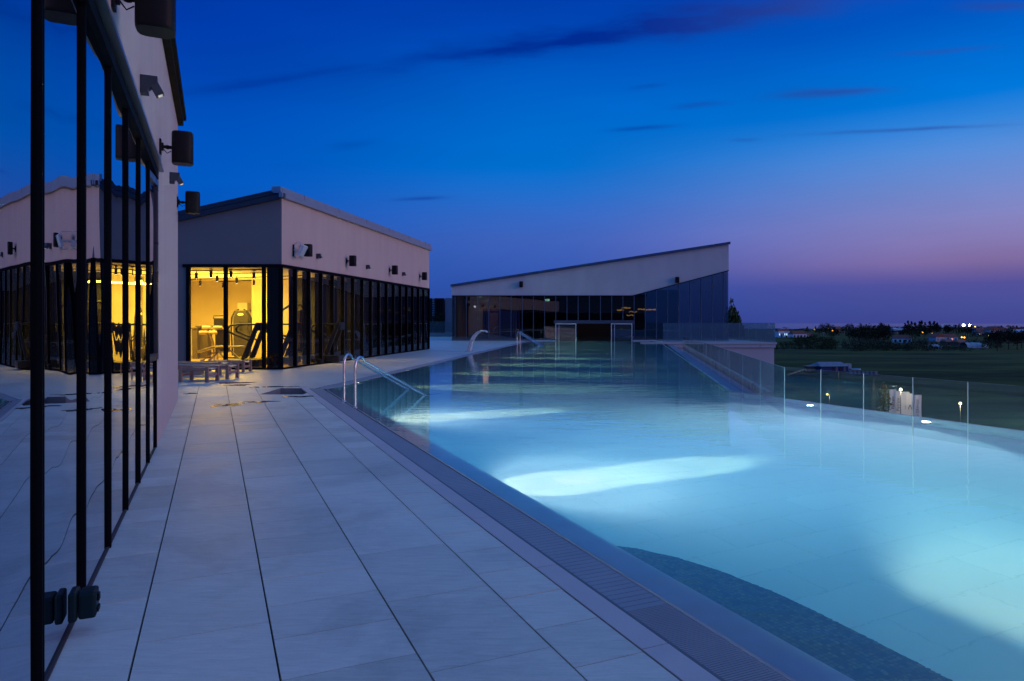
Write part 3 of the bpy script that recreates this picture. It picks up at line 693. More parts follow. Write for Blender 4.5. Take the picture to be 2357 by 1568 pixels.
m = MB(); m.wall(M0+eM*5.4, M0+eM*16.2, -1.5, -1.42, .02, GT+.02); m.wall(M0+eM*5.4, M0+eM*5.5, -2.6, -1.5, .02, GT+.02); m.build('added_dark_screen', mat('screen_dark', (.018, .018, .02), .8), GB_)  # screen added to hide the warm ceiling behind the rear side panes
# lights of the gym (track spots) -> each a thing
GSP = None
tracks = [[(258, 24.1), (455, 23.3)], []]
for k, (x, Y) in enumerate([(452, 24.1), (486, 23.3), (500, 25.7), (461, 29.0), (514, 30.4), (532, 22.95+.4), (545, 26.9), (584.5, 23.9), (584.5, 28.5), (628, 26.0), (700, 25.2), (668, 28.6), (742, 27.5), (770, 29.5)]):
    p = at(x, Y, GT+.0)
    if k == 9: continue
    if GSP is None:
        GSP = thing('ceiling_spotlight', p, 'x', 'spotlight', 'black cylinder spotlights on the gym ceiling')
        m = MB(); m.lathe(p+Vector((0, 0, -.30)), [(.0, .22), (.05, .22), (.05, .0), (.043, 0), (.040, .03)], 14); m.build('can', MATTEB, GSP)
        m = MB(); m.tube([p+Vector((0, 0, -.085)), p+Vector((0, 0, -.02))], .012, 6); m.box(p+Vector((0, 0, -.012)), (.06, .02, .012)); m.build('stem', MATTEB, GSP)
        m = MB(); m.lathe(p+Vector((0, 0, -.298)), [(0, 0), (.041, 0)], 14); m.build('bulb', glow('gym_bulb', (1, .75, .35), 25), GSP)
        GSP['label'] = 'black ceiling spotlight at the upper left of the lit gym'
    else:
        dup(GSP, p, ['', 'short ceiling spotlight at the top edge of the left gym window', 'ceiling spotlight in the middle of the left gym window', 'farthest ceiling spotlight on the left, over the back wall', 'ceiling spotlight lit white beside the gym window mullion', 'ceiling spotlight at the top left of the right gym window', 'ceiling spotlight in the middle of the right gym window', 'nearest ceiling spotlight at the top right of the gym window', 'ceiling spotlight in front of the pale gym column', '', 'ceiling spotlight seen through the side windows near the gym corner', 'ceiling spotlight in the first side window of the gym', 'ceiling spotlight in the third side window of the gym', 'farthest ceiling spotlight seen through the gym side windows'][k])
m = MB()
for (xa, Ya, xb, Yb) in ((440, 24.35, 606, 23.7), (440, 26.2, 640, 25.2), (440, 29.3, 700, 26.8), (500, 31, 760, 28)):
    a, b = at(xa, Ya, GT+.0), at(xb, Yb, GT+.0); m.wall(a, b, -.015, .015, GT-.012, GT+.018)
m.build('light_track', MATTEB, GB_)
def area(name, loc, size, power, colr, rot=(0, 0, 0), sy=None):
    l = bpy.data.lights.new(name, 'AREA'); l.energy = power; l.color = colr; l.size = size
    if sy: l.shape = 'RECTANGLE'; l.size_y = sy
    o = bpy.data.objects.new(name, l); C.objects.link(o); o.location = loc; o.rotation_euler = rot; return o
WARM = (1.0, .65, .07)
for nm, p, s, e in (('gym_light', (-11.6, 26.5, 3.02), 3.0, 700), ('gym_light', (-14.2, 27, 3.02), 2.5, 420), ('gym_light', (-9.3, 27, 3.0), 1.5, 140)):
    area(nm, p, s, e, WARM)
area('gym_uplight', (-11.8, 27, 2.2), 3.0, 420, WARM, (R(180), 0, 0))
area('room_light', (-7.0, 35, 3.2), .6, 4, (1, .7, .4))

# ---- gym machines
GMET = mat('machine_frame', (.40, .34, .24), .3, metal=.6); GBLK = mat('machine_black', (.015, .014, .013), .4); GPAD = mat('machine_pad', (.50, .42, .28), .5); GGRY = mat('machine_cover', (.035, .028, .02), .45)
# multi-gym tower
p = at(558, 28.2, 0); t_ = thing('weight_machine', p, 'tall weight machine with rounded dark shroud in front of the pale column', 'gym machine')
m = MB(); w = .30
pr = [(-w, .15), (w, .15), (w+.02, 1.75), (w-.10, 2.05), (-w+.10, 2.05), (-w-.02, 1.75)]
m.add([(p.x+a, p.y-.18, z) for a, z in pr]+[(p.x+a, p.y+.18, z) for a, z in pr], [tuple(range(6)), tuple(range(6, 12))[::-1]]+[(i, (i+1) % 6, 6+(i+1) % 6, 6+i) for i in range(6)])
m.build('shroud', GGRY, t_, bevel=.03)
m = MB(); m.box((p.x, p.y-.19, 1.35), (.055, .012, .24)); m.build('weight_slot', GBLK, t_)
m = MB(); m.lathe((p.x, p.y-.19, 1.88), [(0, -.01), (.12, -.005), (.12, 0)], 16, 0, 'Y'); 
for i in range(len(m.v)): m.v[i].z = 1.88+(m.v[i].z-1.88)*.45
m.build('badge', mat('badge_glow_yellow', (.75, .62, .05), .4, emit=(1, .8, .1), estr=.6), t_)  # badge is given a glow of its own
m = MB()
for s_ in (-1, 1):
    m.tube([(p.x+s_*.36, p.y-.1, .2), (p.x+s_*.42, p.y-.1, 1.2), (p.x+s_*.40, p.y-.1, 1.75), (p.x+s_*.28, p.y-.1, 2.0), (p.x+s_*.1, p.y-.1, 2.1)], .035, 8)
m.build('side_frame', GBLK, t_)
m = MB(); m.box((p.x, p.y, .10), (.42, .3, .05)); m.build('base', GMET, t_, bevel=.01)
# second tower seen through the side glass
p = at(679, 27.0, 0); t_ = thing('cable_machine', p, 'arched dark cable machine seen through the first side window', 'gym machine')
m = MB()
for s_ in (-1, 1): m.tube([(p.x+s_*.6, p.y, .05), (p.x+s_*.62, p.y, 1.6), (p.x+s_*.5, p.y, 2.05), (p.x+s_*.2, p.y, 2.25), (p.x, p.y, 2.28)], .05, 8)
m.build('arch', GBLK, t_)
m = MB(); m.box((p.x, p.y+.1, 1.2), (.22, .12, .85)); m.build('weight_stack', GGRY, t_, bevel=.02)
m = MB(); m.tube([(p.x-.55, p.y-.1, 1.0), (p.x, p.y-.5, 1.1), (p.x+.5, p.y-.1, 1.0)], .03, 8); m.box((p.x, p.y-.4, .5), (.25, .25, .05)); m.build('seat', GBLK, t_)
# leg curl machine with rollers
p = at(492, 26.2, 0); t_ = thing('leg_machine', p, 'leg machine with four pale foam rollers in the left gym window', 'gym machine')
for (dx, z, dy) in ((-.28, 1.36, 0), (.16, 1.36, 0), (-.34, 1.17, -.12), (.02, 1.17, -.12)):
    m = MB(); m.lathe((p.x+dx, p.y+dy, z), [(0, -.155), (.065, -.15), (.07, -.13), (.07, .13), (.065, .15), (0, .155)], 14, 0, 'X'); m.build('roller', GPAD, t_)
m = MB(); m.tube([(p.x-.45, p.y, 1.36), (p.x+.35, p.y, 1.36)], .02, 8); m.tube([(p.x-.5, p.y-.12, 1.17), (p.x+.2, p.y-.12, 1.17)], .02, 8)
m.tube([(p.x-.08, p.y, 1.40), (p.x-.12, p.y-.1, 1.15), (p.x-.05, p.y+.05, .8), (p.x-.02, p.y+.1, .12)], .04, 8); m.tube([(p.x+.1, p.y+.1, .1), (p.x+.12, p.y+.1, 1.3)], .04, 8)
m.tube([(p.x-.4, p.y, .08), (p.x+.5, p.y+.2, .08)], .05, 8)
m.build('frame', GMET, t_)
m = MB(); m.box((p.x+.14, p.y+.2, 1.55), (.22, .05, .20)); m.build('backrest', GGRY, t_, bevel=.04)
m = MB(); m.box((p.x+.28, p.y+.15, .85), (.26, .10, .45)); m.build('shroud', GGRY, t_, bevel=.04)
m = MB(); m.tube([(p.x-.1, p.y+.2, 1.70), (p.x-.08, p.y+.2, 1.82), (p.x+.32, p.y+.2, 1.83)], .018, 8); m.build('handle', GBLK, t_)
# reclining bench
Yb = 24.6; zz = lambda y: zy(y, Yb)
p = at(500, Yb, 0); t_ = thing('weight_bench', p, 'pale reclining weight bench low in the lit gym window', 'gym bench')
def pad(x0, z0, x1, z1, w, th, name, mt):
    a, b = Vector((at(x0, Yb).x, 0, z0)), Vector((at(x1, Yb).x, 0, z1)); d = (b-a); n_ = Vector((-d.z, 0, d.x)).normalized()*th
    m = MB(); y0, y1 = Yb-w, Yb+w
    m.hexa([Vector((a.x, y0, a.z)), Vector((b.x, y0, b.z)), Vector((b.x, y1, b.z)), Vector((a.x, y1, a.z)),
            Vector((a.x+n_.x, y0, a.z+n_.z)), Vector((b.x+n_.x, y0, b.z+n_.z)), Vector((b.x+n_.x, y1, b.z+n_.z)), Vector((a.x+n_.x, y1, a.z+n_.z))])
    return m.build(name, mt, t_, bevel=.02)
pad(459, .47, 499, .66, .18, .07, 'backrest', GPAD); pad(501, .66, 560, .66, .16, .06, 'seat', GPAD)
m = MB()
A = lambda x, z, dy=0: Vector((at(x, Yb).x, Yb+dy, z))
m.tube([A(466, .12, -.2), A(488, .45), A(530, .55), A(558, .12, .1)], .03, 8); m.tube([A(482, .12, -.2), A(500, .45)], .03, 8); m.tube([A(500, .6), A(515, .3), A(545, .3)], .035, 8)
m.tube([A(466, .1, -.3), A(466, .1, .3)], .03, 8); m.tube([A(558, .1, -.3), A(558, .1, .3)], .03, 8); m.tube([A(466, .12), A(560, .12)], .03, 8)
m.build('frame', GMET, t_)
# treadmill
Yt = 23.9; p = at(570, Yt, 0); t_ = thing('treadmill', p, 'black treadmill with slanted uprights behind the right gym window', 'treadmill')
T = lambda x, y, dy=0: Vector((at(x, Yt).x, Yt+dy, zy(y, Yt)))
m = MB(); a = T(524, 840); b = T(606, 840)
m.box(((a.x+b.x)/2, Yt, .17), ((b.x-a.x)/2, .42, .12)); m.build('deck', GBLK, t_, bevel=.03)
for dy in (-.36, .36):
    m = MB(); q0, q1 = T(571, 826, dy), T(602, 746, dy); dd = (q1-q0); nn = Vector((.11, 0, .04)); yv = Vector((0, .04, 0))
    m.hexa([q0-nn-yv, q0+nn-yv, q0+nn+yv, q0-nn+yv, q1-nn*.8-yv, q1+nn*.8-yv, q1+nn*.8+yv, q1-nn*.8+yv]); m.build('upright', GBLK, t_, bevel=.01)
    m = MB(); m.tube([T(600, 747, dy), T(560, 747, dy), T(541, 749, dy), T(533, 757, dy), T(536, 764, dy), T(546, 768, dy), T(582, 783, dy)], [.03, .03, .035, .05, .05, .035, .03], 8); m.build('handrail', GBLK, t_)
m = MB(); m.box(T(603, 752), (.09, .36, .14)); m.build('console', GBLK, t_, bevel=.02)
for k, (dx, dy, lb) in enumerate(((.75, 1.5, 'second black treadmill just behind the nearest one in the gym'), (2.1, 2.6, 'treadmill seen through the second side window of the gym'))):
    src_ = [o for o in bpy.data.objects if o.name == 'treadmill'][0]; dup(src_, Vector(src_.location)+Vector((dx, dy, 0)), lb)['group'] = 'treadmills in the gym'
# wicker bins
for k, (x0, x1, yt, Yw, lb) in enumerate(((458, 484, 750, 29.2, 'taller dark wicker basket at the back wall of the gym'), (444, 457, 754, 28.8, 'narrow wicker basket at the left edge of the gym window'))):
    p = at((x0+x1)/2, Yw, 0); w = (x1-x0)*Yw/1571/2; h = zy(yt, Yw)
    t_ = thing('wicker_basket', p, lb, 'basket', 'wicker baskets in the gym')
    WICK = mat('wicker', (.07, .05, .03), .7, var=.4, vscale=14, bump=.8, bscale=60, stretch=(1, 1, 3))
    m = MB(); m.hexa([p+Vector(q) for q in ((-w*.85, -w*.8, .03), (w*.85, -w*.8, .03), (w*.85, w*.8, .03), (-w*.85, w*.8, .03), (-w, -w, h-.06), (w, -w, h-.06), (w, w, h-.06), (-w, w, h-.06))]); m.build('body', WICK, t_, bevel=.02)
    m = MB(); m.box(p+Vector((0, 0, h-.03)), (w+.03, w+.03, .03)); m.build('lid', WICK, t_, bevel=.01)
# rack and table silhouettes deeper behind the side glass
p = at(735, 30.2, 0); t_ = thing('dumbbell_rack', p, 'low dark dumbbell rack behind the third and fourth side windows of the gym', 'rack')
m = MB()
for z in (.45, .85, 1.2): m.box(p+Vector((0, 0, z)), (.55, .2, .02))
for s_ in (-1, 1): m.box(p+Vector((s_*.56, 0, .65)), (.03, .2, .63))
m.build('frame', GBLK, t_)
for z in (.52, .92):
    for k in range(5):
        m = MB(); c = p+Vector((-.42+.21*k, 0, z)); m.lathe(c+Vector((0, -.12, 0)), [(0, -.04), (.055, -.04), (.055, .04), (.015, .04), (.015, .2), (.055, .2), (.055, .28), (0, .28)], 10, 0, 'Y'); m.build('dumbbell_weight', GGRY, t_)

# fixtures on the gym side wall (from picture columns)
def wallpt(x, z):   # point on the gym side wall seen in column x
    tx = (x-1178.5)/1571; s_ = (tx*M0.y - M0.x)/(eM.x - tx*eM.y); q = M0 + eM*s_; q.z = z; return q, s_
for x, y, lb in ((693, 577, 'black speaker on the gym wall beside the silver floodlight'), (798, 601, 'second black speaker on the gym wall from its near corner'), (897, 622, 'third black speaker on the gym wall from its near corner'), (966.5, 636, 'farthest black speaker on the gym wall, near its far corner')):
    q, s_ = wallpt(x-1, 0); q.z = zy(y, q.y)+.0; place(SPK, 0, q + nM*.004, nM, lb)
for x, y, lb in ((729, 590, 'small dark wall light between the first and second gym speakers'), (843, 615, 'small dark wall light between the second and third gym speakers'), (926, 631, 'smallest wall light, between the third and last gym speakers')):
    q, s_ = wallpt(x, 0); q.z = zy(y, q.y); place(LGT, 1, q + nM*.004, nM, lb)
# floodlight
q, s_ = wallpt(675, 0); q.z = zy(578, q.y)+.02
t_ = thing('floodlight', q, 'silver floodlight with round bracket at the near end of the gym wall', 'floodlight', rz=math.atan2(nM.y, nM.x))
SILV = mat('silver_shell', (.62, .64, .68), .35, metal=.4)
m = MB(); m.tube([Vector((.05+.13*(1-math.cos(a)), 0, .17*math.sin(a)+.12)) for a in [math.pi*2*k/14 for k in range(15)]], .014, 6)
m.tube([Vector((.05+.10*(1-math.cos(a)), 0, .15*math.sin(a)-.12)) for a in [math.pi*2*k/14 for k in range(15)]], .014, 6)
inlocal(m, t_).build('bracket', SILV, t_)
m = MB(); m.box((.012, 0, 0), (.012, .05, .2)); inlocal(m, t_).build('mount_plate', MATTEB, t_)
m = MB(); m.box((.34, 0, -.02), (.06, .15, .20), rot=Matrix.Rotation(R(28), 3, 'Y')); inlocal(m, t_).build('housing', SILV, t_, bevel=.02)
m = MB(); m.box((.16, 0, .0), (.12, .03, .03), rot=Matrix.Rotation(R(10), 3, 'Y')); inlocal(m, t_).build('arm', SILV, t_, bevel=.01)
# small socket at the foot of the gym glass
q, s_ = wallpt(728.5, 0.03); t_ = thing('outdoor_socket', q + nM*.05, 'small dark socket box at the foot of the gym side windows', 'socket', rz=math.atan2(nM.y, nM.x))
m = MB(); m.box((.06, 0, .09), (.06, .08, .09)); inlocal(m, t_).build('back_box', MATTEB, t_, bevel=.015)
m = MB(); m.box((.135, 0, .09), (.012, .06, .07)); inlocal(m, t_).build('cover', MATTEB, t_, bevel=.006)

# ================================================================== POOL HALL (far)
FY = 57.0
FL, FR = -5.03, 18.09; KX = 10.05
zL, zR = zy(660, FY), zy(561.5, FY); gL = 3.70; gR = zy(624, FY)
PH = thing('pool_hall', (6, 64, 0), 'far glass-fronted hall with a plaster band and a roof rising to the right', 'building')
PLF = mat('plaster_grey', (.58, .53, .51), .85, var=.08, stretch=(1, 1, .3), vscale=1.0, bump=.2, bscale=50)
def roofz(x): return zL+(zR-zL)*(x-FL)/(FR-FL)
m = MB()
m.wall((FL, FY), (KX, FY), -.35, 0, gL+.06, roofz(FL), z1b=roofz(KX)); m.wall((KX, FY), (FR, FY), -.35, 0, gL+.06, roofz(KX), z0b=gR+.06, z1b=zR)
m.build('wall', PLF, PH)
m = MB(); m.wall((FR-.3, FY+.36), (FR-.3, 82), -0.3, 0.0, gR+.2, zR, z1b=zR); m.wall((FL, 82), (FL, FY+.35), -.35, 0, 0, zL)
m.wall((FR, 82), (FL, 82), -.3, 0, 0, zR, z1b=zL); m.build('wall', PLF, PH)
m = MB(); m.wall((FR-.05, FY+.36), (FR-.05, 82), -.03, 0, 0, gR+.2); m.build('side_glazing', GLZ2, PH)
m = MB(); m.hexa([Vector((FL-.1, FY-.12, zL)), Vector((FR+.1, FY-.12, zR)), Vector((FR+.1, 82.2, zR)), Vector((FL-.1, 82.2, zL)),
                  Vector((FL-.1, FY-.12, zL+.16)), Vector((FR+.1, FY-.12, zR+.16)), Vector((FR+.1, 82.2, zR+.16)), Vector((FL-.1, 82.2, zL+.16))]); m.build('roof', ROOFD, PH)
m = MB(); m.wall((FL-.1, FY-.12), (FR+.1, FY-.12), .0, .05, zL-.05, zL+.17, z0b=zR-.05, z1b=zR+.17); m.build('roof_edge', mat('roof_edge_blue', (.10, .13, .18), .35, metal=.6), PH)
m = MB(); m.wall((FL, FY), (KX, FY), -.12, .05, gL, gL+.07); m.wall((KX, FY), (FR, FY), -.12, .05, gL, gL+.07, z0b=gR, z1b=gR+.07); m.build('window_head', BLACKM, PH)
OX0, OX1 = at(1277.5, FY).x, at(1456, FY).x; OZ = zy(745, FY); OZ2 = zy(737.5, FY)
m = MB(); m.wall((OX0-.1, FY), (OX1+.1, FY), -.2, .06, OZ, OZ2); m.build('lintel', mat('lintel_grey', (.09, .10, .13), .4, metal=.3), PH)
WX = 12.05
m = MB(); m.wall((FL, FY), (OX0, FY), -.12, .04, -.02, .16); m.wall((OX1, FY), (FR, FY), -.12, .04, -.02, .10); m.build('window_sill', mat('sill_grey', (.10, .11, .13), .5), PH)
m = MB(); m.wall((LFAR.x+.02, FY), (OX0, FY), .041, .16, -.4, .03); m.wall((OX1, FY), (WX, FY), .041, .16, -.4, .03); m.build('base_strip', mat('pale_stone', (.62, .62, .62), .5), PH)
MULF = mat('mullion_blue', (.15, .17, .20), .35, metal=.7)
FG = glass('hall_glass', (.42, .42, .44), .10, .6, wave=.006, wscale=.35)
xm = [-4.75+.934*k for k in range(25)]
def topz(x): return gL if x <= KX else gL+(gR-gL)*(x-KX)/(FR-KX)
def overopen(x): return OX0-.02 < x < OX1+.02
xall = [FL]+xm+[FR]
for x in xm:
    zb = OZ2 if overopen(x) else .1
    m = MB(); m.wall((x-.028, FY), (x+.028, FY), -.10, .05, zb, topz(x)); m.build('mullion', MULF, PH)
for i, (a, b) in enumerate(zip(xall[:-1], xall[1:])):
    mid = (a+b)/2; zb = OZ2+.001 if overopen(mid) else .101
    m = MB(); m.wall((a+.028, FY), (b-.028, FY), -.03, -.015, zb, topz(a+.028), z1b=topz(b-.028)); m.build('window_pane', FG, PH)
# sliding door leaves at the opening, standing in the water
DG = glass('door_glass', (.75, .78, .78), .05, .7, haze=.05)
for xa, xb, lb in ((1278.5, 1326, 'left glass door leaf'), (1406.5, 1455, 'right glass door leaf')):
    a, b = at(xa, FY-.35).x, at(xb, FY-.35).x; yy_ = FY-.35
    m = MB(); w = .045
    for (p, q) in (((a, yy_), (a+w, yy_)), ((b-w, yy_), (b, yy_)), ((a+.28, yy_), (a+.30, yy_))): m.wall(p, q, -.03, .03, -.3, OZ)
    m.wall((a+w, yy_), (b-w, yy_), -.03, .03, OZ-.05, OZ); 
    f_ = m.build('door_frame', mat('bright_steel', (.92, .92, .94), .35, metal=.0, var=.02), PH); f_['label'] = lb
    m = MB(); m.wall((a+w, yy_), (b-w, yy_), -.008, .008, -.28, OZ-.05); m.build('door_pane', DG, f_)
# interior
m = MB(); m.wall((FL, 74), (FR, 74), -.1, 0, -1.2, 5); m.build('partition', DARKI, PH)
m = MB(); m.prism([(FL+.3, FY+.3), (LFAR.x-.2, FY+.3), (LH.x-.2, 73), (FL+.3, 73)], -.02, .0); m.prism([(RH.x-2.3, FY+.3), (FR-.4, FY+.3), (FR-.4, 73), (RH.x-.3, 73)], -.02, .0); m.build('floor', mat('hall_floor', (.06, .06, .07), .4), PH)
m = MB(); m.prism([(FL+.4, FY+.4), (FR-.5, FY+.4), (FR-.5, 73.9), (FL+.4, 73.9)], gL+.15, gL+.25) if False else m.wall((FL+.4, FY+8), (KX+2, FY+8), -8, -.0, gL+.1, gL+.2); m.build('ceiling', DARKI, PH)
m = MB(); cs = []
for (xa, xb) in ((1182, 1212), (1228, 1246)):
    x = xa
    while x < xb: m.wall((at(x, 58.4).x, 58.4), (at(x+3, 58.4).x, 58.4+(.08 if int(x) % 2 else -.08)), -.02, .02, .05, 3.6); x += 3
m.build('curtain', mat('curtain_dark', (.03, .03, .034), .9), PH)
# a lit partition seen through the left panes
m = MB(); a, b = at(1091, 63).x, at(1150, 63).x
m.wall((a, 63), (b, 63), -.1, 0, zy(716, 63)-.02, zy(693, 63)); m.wall((at(1126, 63).x, 63), (at(1147, 63).x, 63), -.1, 0, 0, zy(720, 63)); m.build('partition', mat('lobby_wall', (.55, .42, .32), .7), PH)
area('lobby_light', (at(1118, 62).x, 62.0, 3.4), .5, 9, (1, .6, .28), (R(-18), 0, 0)).data.energy = 14
t_ = thing('exit_sign', (at(1260, 58).x, 58, zy(691, 58)), 'small glowing green-white exit sign inside the hall, left of the opening', 'sign')
m = MB(); m.box(t_.location, (.20, .03, .11)); m.build('housing', MATTEB, t_)
m = MB(); m.box(t_.location+Vector((0, -.035, 0)), (.18, .004, .09)); m.build('face', glow('exit_glow', (.45, 1, .70), 2.2), t_)
m = MB(); c = t_.location+Vector((-.05, -.042, 0)); m.box(c, (.03, .002, .06)); m.add([c+Vector((.06, 0, .03)), c+Vector((.06, 0, -.03)), c+Vector((.12, 0, 0))], [(0, 1, 2)]); m.build('arrow', glow('exit_dark', (.0, .35, .12), 1), t_)
t_ = thing('ceiling_sign', (at(1106, 58.5).x, 58.5, zy(683.5, 58.5)), 'tiny green light at the top of the third hall pane from the left', 'sign')
m = MB(); m.box(t_.location, (.12, .02, .05)); m.build('face', glow('green_glow', (.1, .8, .4), .9), t_)
t_ = thing('globe_lamp', (at(1093, 61.5).x, 61.5, zy(706, 61.5)), 'small round white lamp beside the lit wall inside the hall', 'lamp')
m = MB(); m.lathe(t_.location, [(0, -.10), (.07, -.07), (.10, 0), (.07, .07), (0, .10)], 12); m.build('globe', glow('globe_glow', (.8, .9, 1), 3), t_)
m = MB(); m.tube([t_.location+Vector((0, 0, .1)), t_.location+Vector((0, 0, 2.0))], .01, 6); m.build('cord', MATTEB, t_)
# glowing rings stand in for gold reflections in the hall glass
gold = glow('gold_reflection_glow', (1, .55, .10), 1.1)
for k, (x, y, w) in enumerate(((1428, 714, .3), (1441, 709, .4), (1457, 718, .35), (1476, 712, .3), (1496, 713, .55), (1450, 726, .3))):
    Y = 66; p = at(x, Y, zy(y, Y))
    t_ = thing('reflection_ring', p, ['leftmost golden reflection ring', 'second golden reflection ring from the left', 'third golden reflection ring, lower than its neighbours,', 'fourth golden reflection ring, slightly smaller,', 'widest golden reflection ring at the right end', 'lowest golden reflection ring'][k]+' added behind the hall glass', 'reflection ring', 'golden rings added as hall reflections')
    m = MB(); m.tube([p+Vector((w*math.cos(a), w*math.sin(a), .04*math.sin(3*a+k))) for a in [2*math.pi*j/20 for j in range(21)]], .035, 6, caps=False); m.build('ring', gold, t_)
    m = MB(); m.tube([p+Vector((w, 0, 0)), p+Vector((0, 0, .9)), p+Vector((-w, 0, 0))], .008, 5); m.tube([p+Vector((0, 0, .9)), p+Vector((0, 0, 2))], .008, 5); m.build('cord', MATTEB, t_)
# wall lamps on the plaster band
for x, y, lb in ((1199.5, 655, 'black box speaker on the plaster band at the left of the far hall'), (1557.5, 645, 'black box speaker on the rising plaster band at the right of the far hall')):
    p = Vector((at(x, FY).x, FY, zy(y, FY)))
    t_ = thing('box_speaker', p, lb, 'speaker', 'box speakers on the far hall')
    m = MB(); m.box(p+Vector((0, -.20, 0)), (.15, .13, .25)); m.build('cabinet', mat('speaker_shell', (.006, .006, .008), .5, var=.05, spec=.2), t_, bevel=.03)
    m = MB(); m.box(p+Vector((0, -.045, 0)), (.05, .04, .08)); m.build('mount_plate', MATTEB, t_)

# ================================================================== BALUSTRADES
BG_ = glass('balustrade_glass', (.86, .93, .91), .05, .55, haze=.006)
EDG = mat('glass_edge', (.50, .62, .60), .3, var=.02)
def balustrade(name, label, pts, z0, z1, th=.010, group=None, g=BG_):
    """pts: list of joints; one panel between each pair"""
    mid = (pts[0]+pts[-1])/2; t_ = thing(name, (mid.x, mid.y, z0), label, 'glass railing', group)
    for p, q in zip(pts[:-1], pts[1:]):
        d = (q-p).normalized(); m = MB()
        m.wall(p+d*.004, q-d*.004, 0, th, z0, z1)
        for i, f in enumerate(m.f):
            pl = (m.v[f[1]]-m.v[f[0]]).cross(m.v[f[2]]-m.v[f[1]]).normalized()
            if abs(pl.z) > .9 or abs(pl.dot(d)) > .9: m.mi[i] = 1
        m.build('glass_panel', [g, EDG], t_)
    return t_
# near run (right): parallel to the near pool edge
gd = 9.25; uD = -uT
def gpt(x):   # joint seen in column x on the line d = gd
    tx = (x-1178.5)/1571; A_ = Wd(gd, 0); s_ = (tx*A_.y-A_.x)/(uT.x-tx*uT.y); return A_+uT*s_
GA = gpt(1806)
jt = [GA, gpt(1889.5), gpt(1988), gpt(2101.5), gpt(2228)]
st = (jt[-1]-jt[0]).length/4
for k in range(1, 9): jt.append(jt[4]-uT*st*k)
balustrade('glass_balustrade', 'frameless glass railing running along the right side of the pool to the picture edge', jt, -.3, .79)
ff = GA; npan = 11
far = Vector((9.69, 38.7, 0))
js = [GA + (far-GA)*(k/npan) for k in range(npan+1)]; js[0] = GA + (far-GA).normalized()*.03
zt0, zt1 = zy(842, 12.14), zy(775, 38.7)
gdirt = glass('balustrade_glass_streaked', (.80, .87, .86), .06, .60, haze=.07)
balustrade('glass_balustrade', 'glass railing beside the dark overflow trough, running back towards the hall', js, -.3, .78, g=gdirt)
# terrace run in front of the hall
xt = [1526, 1571.5, 1610.5, 1647, 1687, 1723, 1757, 1784.5]
balustrade('glass_balustrade', 'tall glass railing on the side terrace in front of the dark blue hall glass', [at(x, 51.0) for x in xt], 0.0, zy(743.5, 51.0), g=gdirt)
balustrade('glass_balustrade', 'glass railing at the right end of the side terrace, seen nearly edge-on', [at(1784.5, 51.0)+Vector((0, .05+4*k, 0)) for k in range(6)], 0.0, zy(743.5, 51.0), g=gdirt)
# railing behind the gap between gym and hall
balustrade('glass_balustrade', 'glass railing in the gap between the gym and the far hall', [Vector((-16+2.0*k, 72, 0)) for k in range(6)], .0, zy(740, 72), g=gdirt)
m = MB(); m.wall((-18, 72), (-5.1, 72), .02, .5, -.01, .35); 
tag(m.build('planter_kerb', mat('kerb_grey', (.25, .26, .28), .8)), 'low grey kerb under the glass railing between gym and hall', 'kerb')

# ================================================================== HANDRAILS
def handrail(b1, b2, e1, e2_, top, label):
    t_ = thing('pool_handrail', ((b1+b2)/2), label, 'handrail', 'steel pool handrails')
    for b, e in ((b1, e1), (b2, e2_)):
        e = Vector(e); b = Vector(b); d = (e-b); dh = Vector((d.x, d.y, 0)).normalized(); m = MB(); rr = .16
        pts = [Vector((b.x, b.y, -.02)), Vector((b.x, b.y, top-rr*1.2))]
        for k in range(1, 8):
            a = math.pi*k/7*.82; pts.append(Vector((b.x, b.y, top-rr*1.2)) + dh*(rr*(1-math.cos(a))) + Vector((0, 0, rr*1.2*math.sin(a))))
        ez = Vector((e.x, e.y, WZ)); last = pts[-1]; pts.append(last+(ez-last)*.5); dd = (ez-last).normalized(); pts.append(ez); pts.append(ez+dd*.7)
        m.tube(pts, .024, 12); m.build('rail', STEEL, t_)
        m = MB(); m.lathe((b.x, b.y, -.005), [(0, .02), (.045, .02), (.05, .0)], 14); m.build('flange', STEEL, t_)
    return t_
b1 = PX(792, 923); b2 = PX(817.5, 938)
handrail(b1, b2, PX(939, 895), PX(978, 908), .93, 'close pair of steel handrails descending into the pool from the near edge')
handrail(PX(1190, 792.5), PX(1197, 791), PX(1243, 795), PX(1250, 795.5), .86, 'distant pair of steel handrails in front of the far hall')

# ================================================================== WATER SPOUT
p = PX(1080, 808.5) ; nrm = n2; al = e2
t_ = thing('water_spout', p, 'curved white swan-neck water spout arching over the left pool edge', 'water spout')
m = MB(); prof = [(0.0, 0.0), (.05, .25), (.13, .52), (.26, .78), (.45, .98), (.68, 1.09), (.90, 1.08), (1.0, 1.02)]
wd = [.24, .235, .225, .215, .20, .19, .18, .17]; th = [.09, .085, .08, .07, .06, .045, .035, .03]
vs = []
for i, (a, z) in enumerate(prof):
    q0 = Vector(prof[max(0, i-1)]); q1 = Vector(prof[min(len(prof)-1, i+1)]); tg = (q1-q0).normalized(); nn = Vector((-tg.y, tg.x))
    for (sx, sy) in ((-1, -1), (1, -1), (1, 1), (-1, 1)):
        aa = a + nn.x*th[i]*sy; z2 = z + nn.y*th[i]*sy
        vs.append(Vector((p.x, p.y, 0)) + nrm*aa + al*(wd[i]*sx) + Vector((0, 0, z2)))
fs = [(i*4+k, i*4+(k+1) % 4, (i+1)*4+(k+1) % 4, (i+1)*4+k) for i in range(len(prof)-1) for k in range(4)] + [(0, 1, 2, 3), (31, 30, 29, 28)]
m.add(vs, fs); sb = m.build('spout_body', mat('spout_steel', (.80, .78, .77), .28, metal=.35, var=.02), t_, bevel=.012)
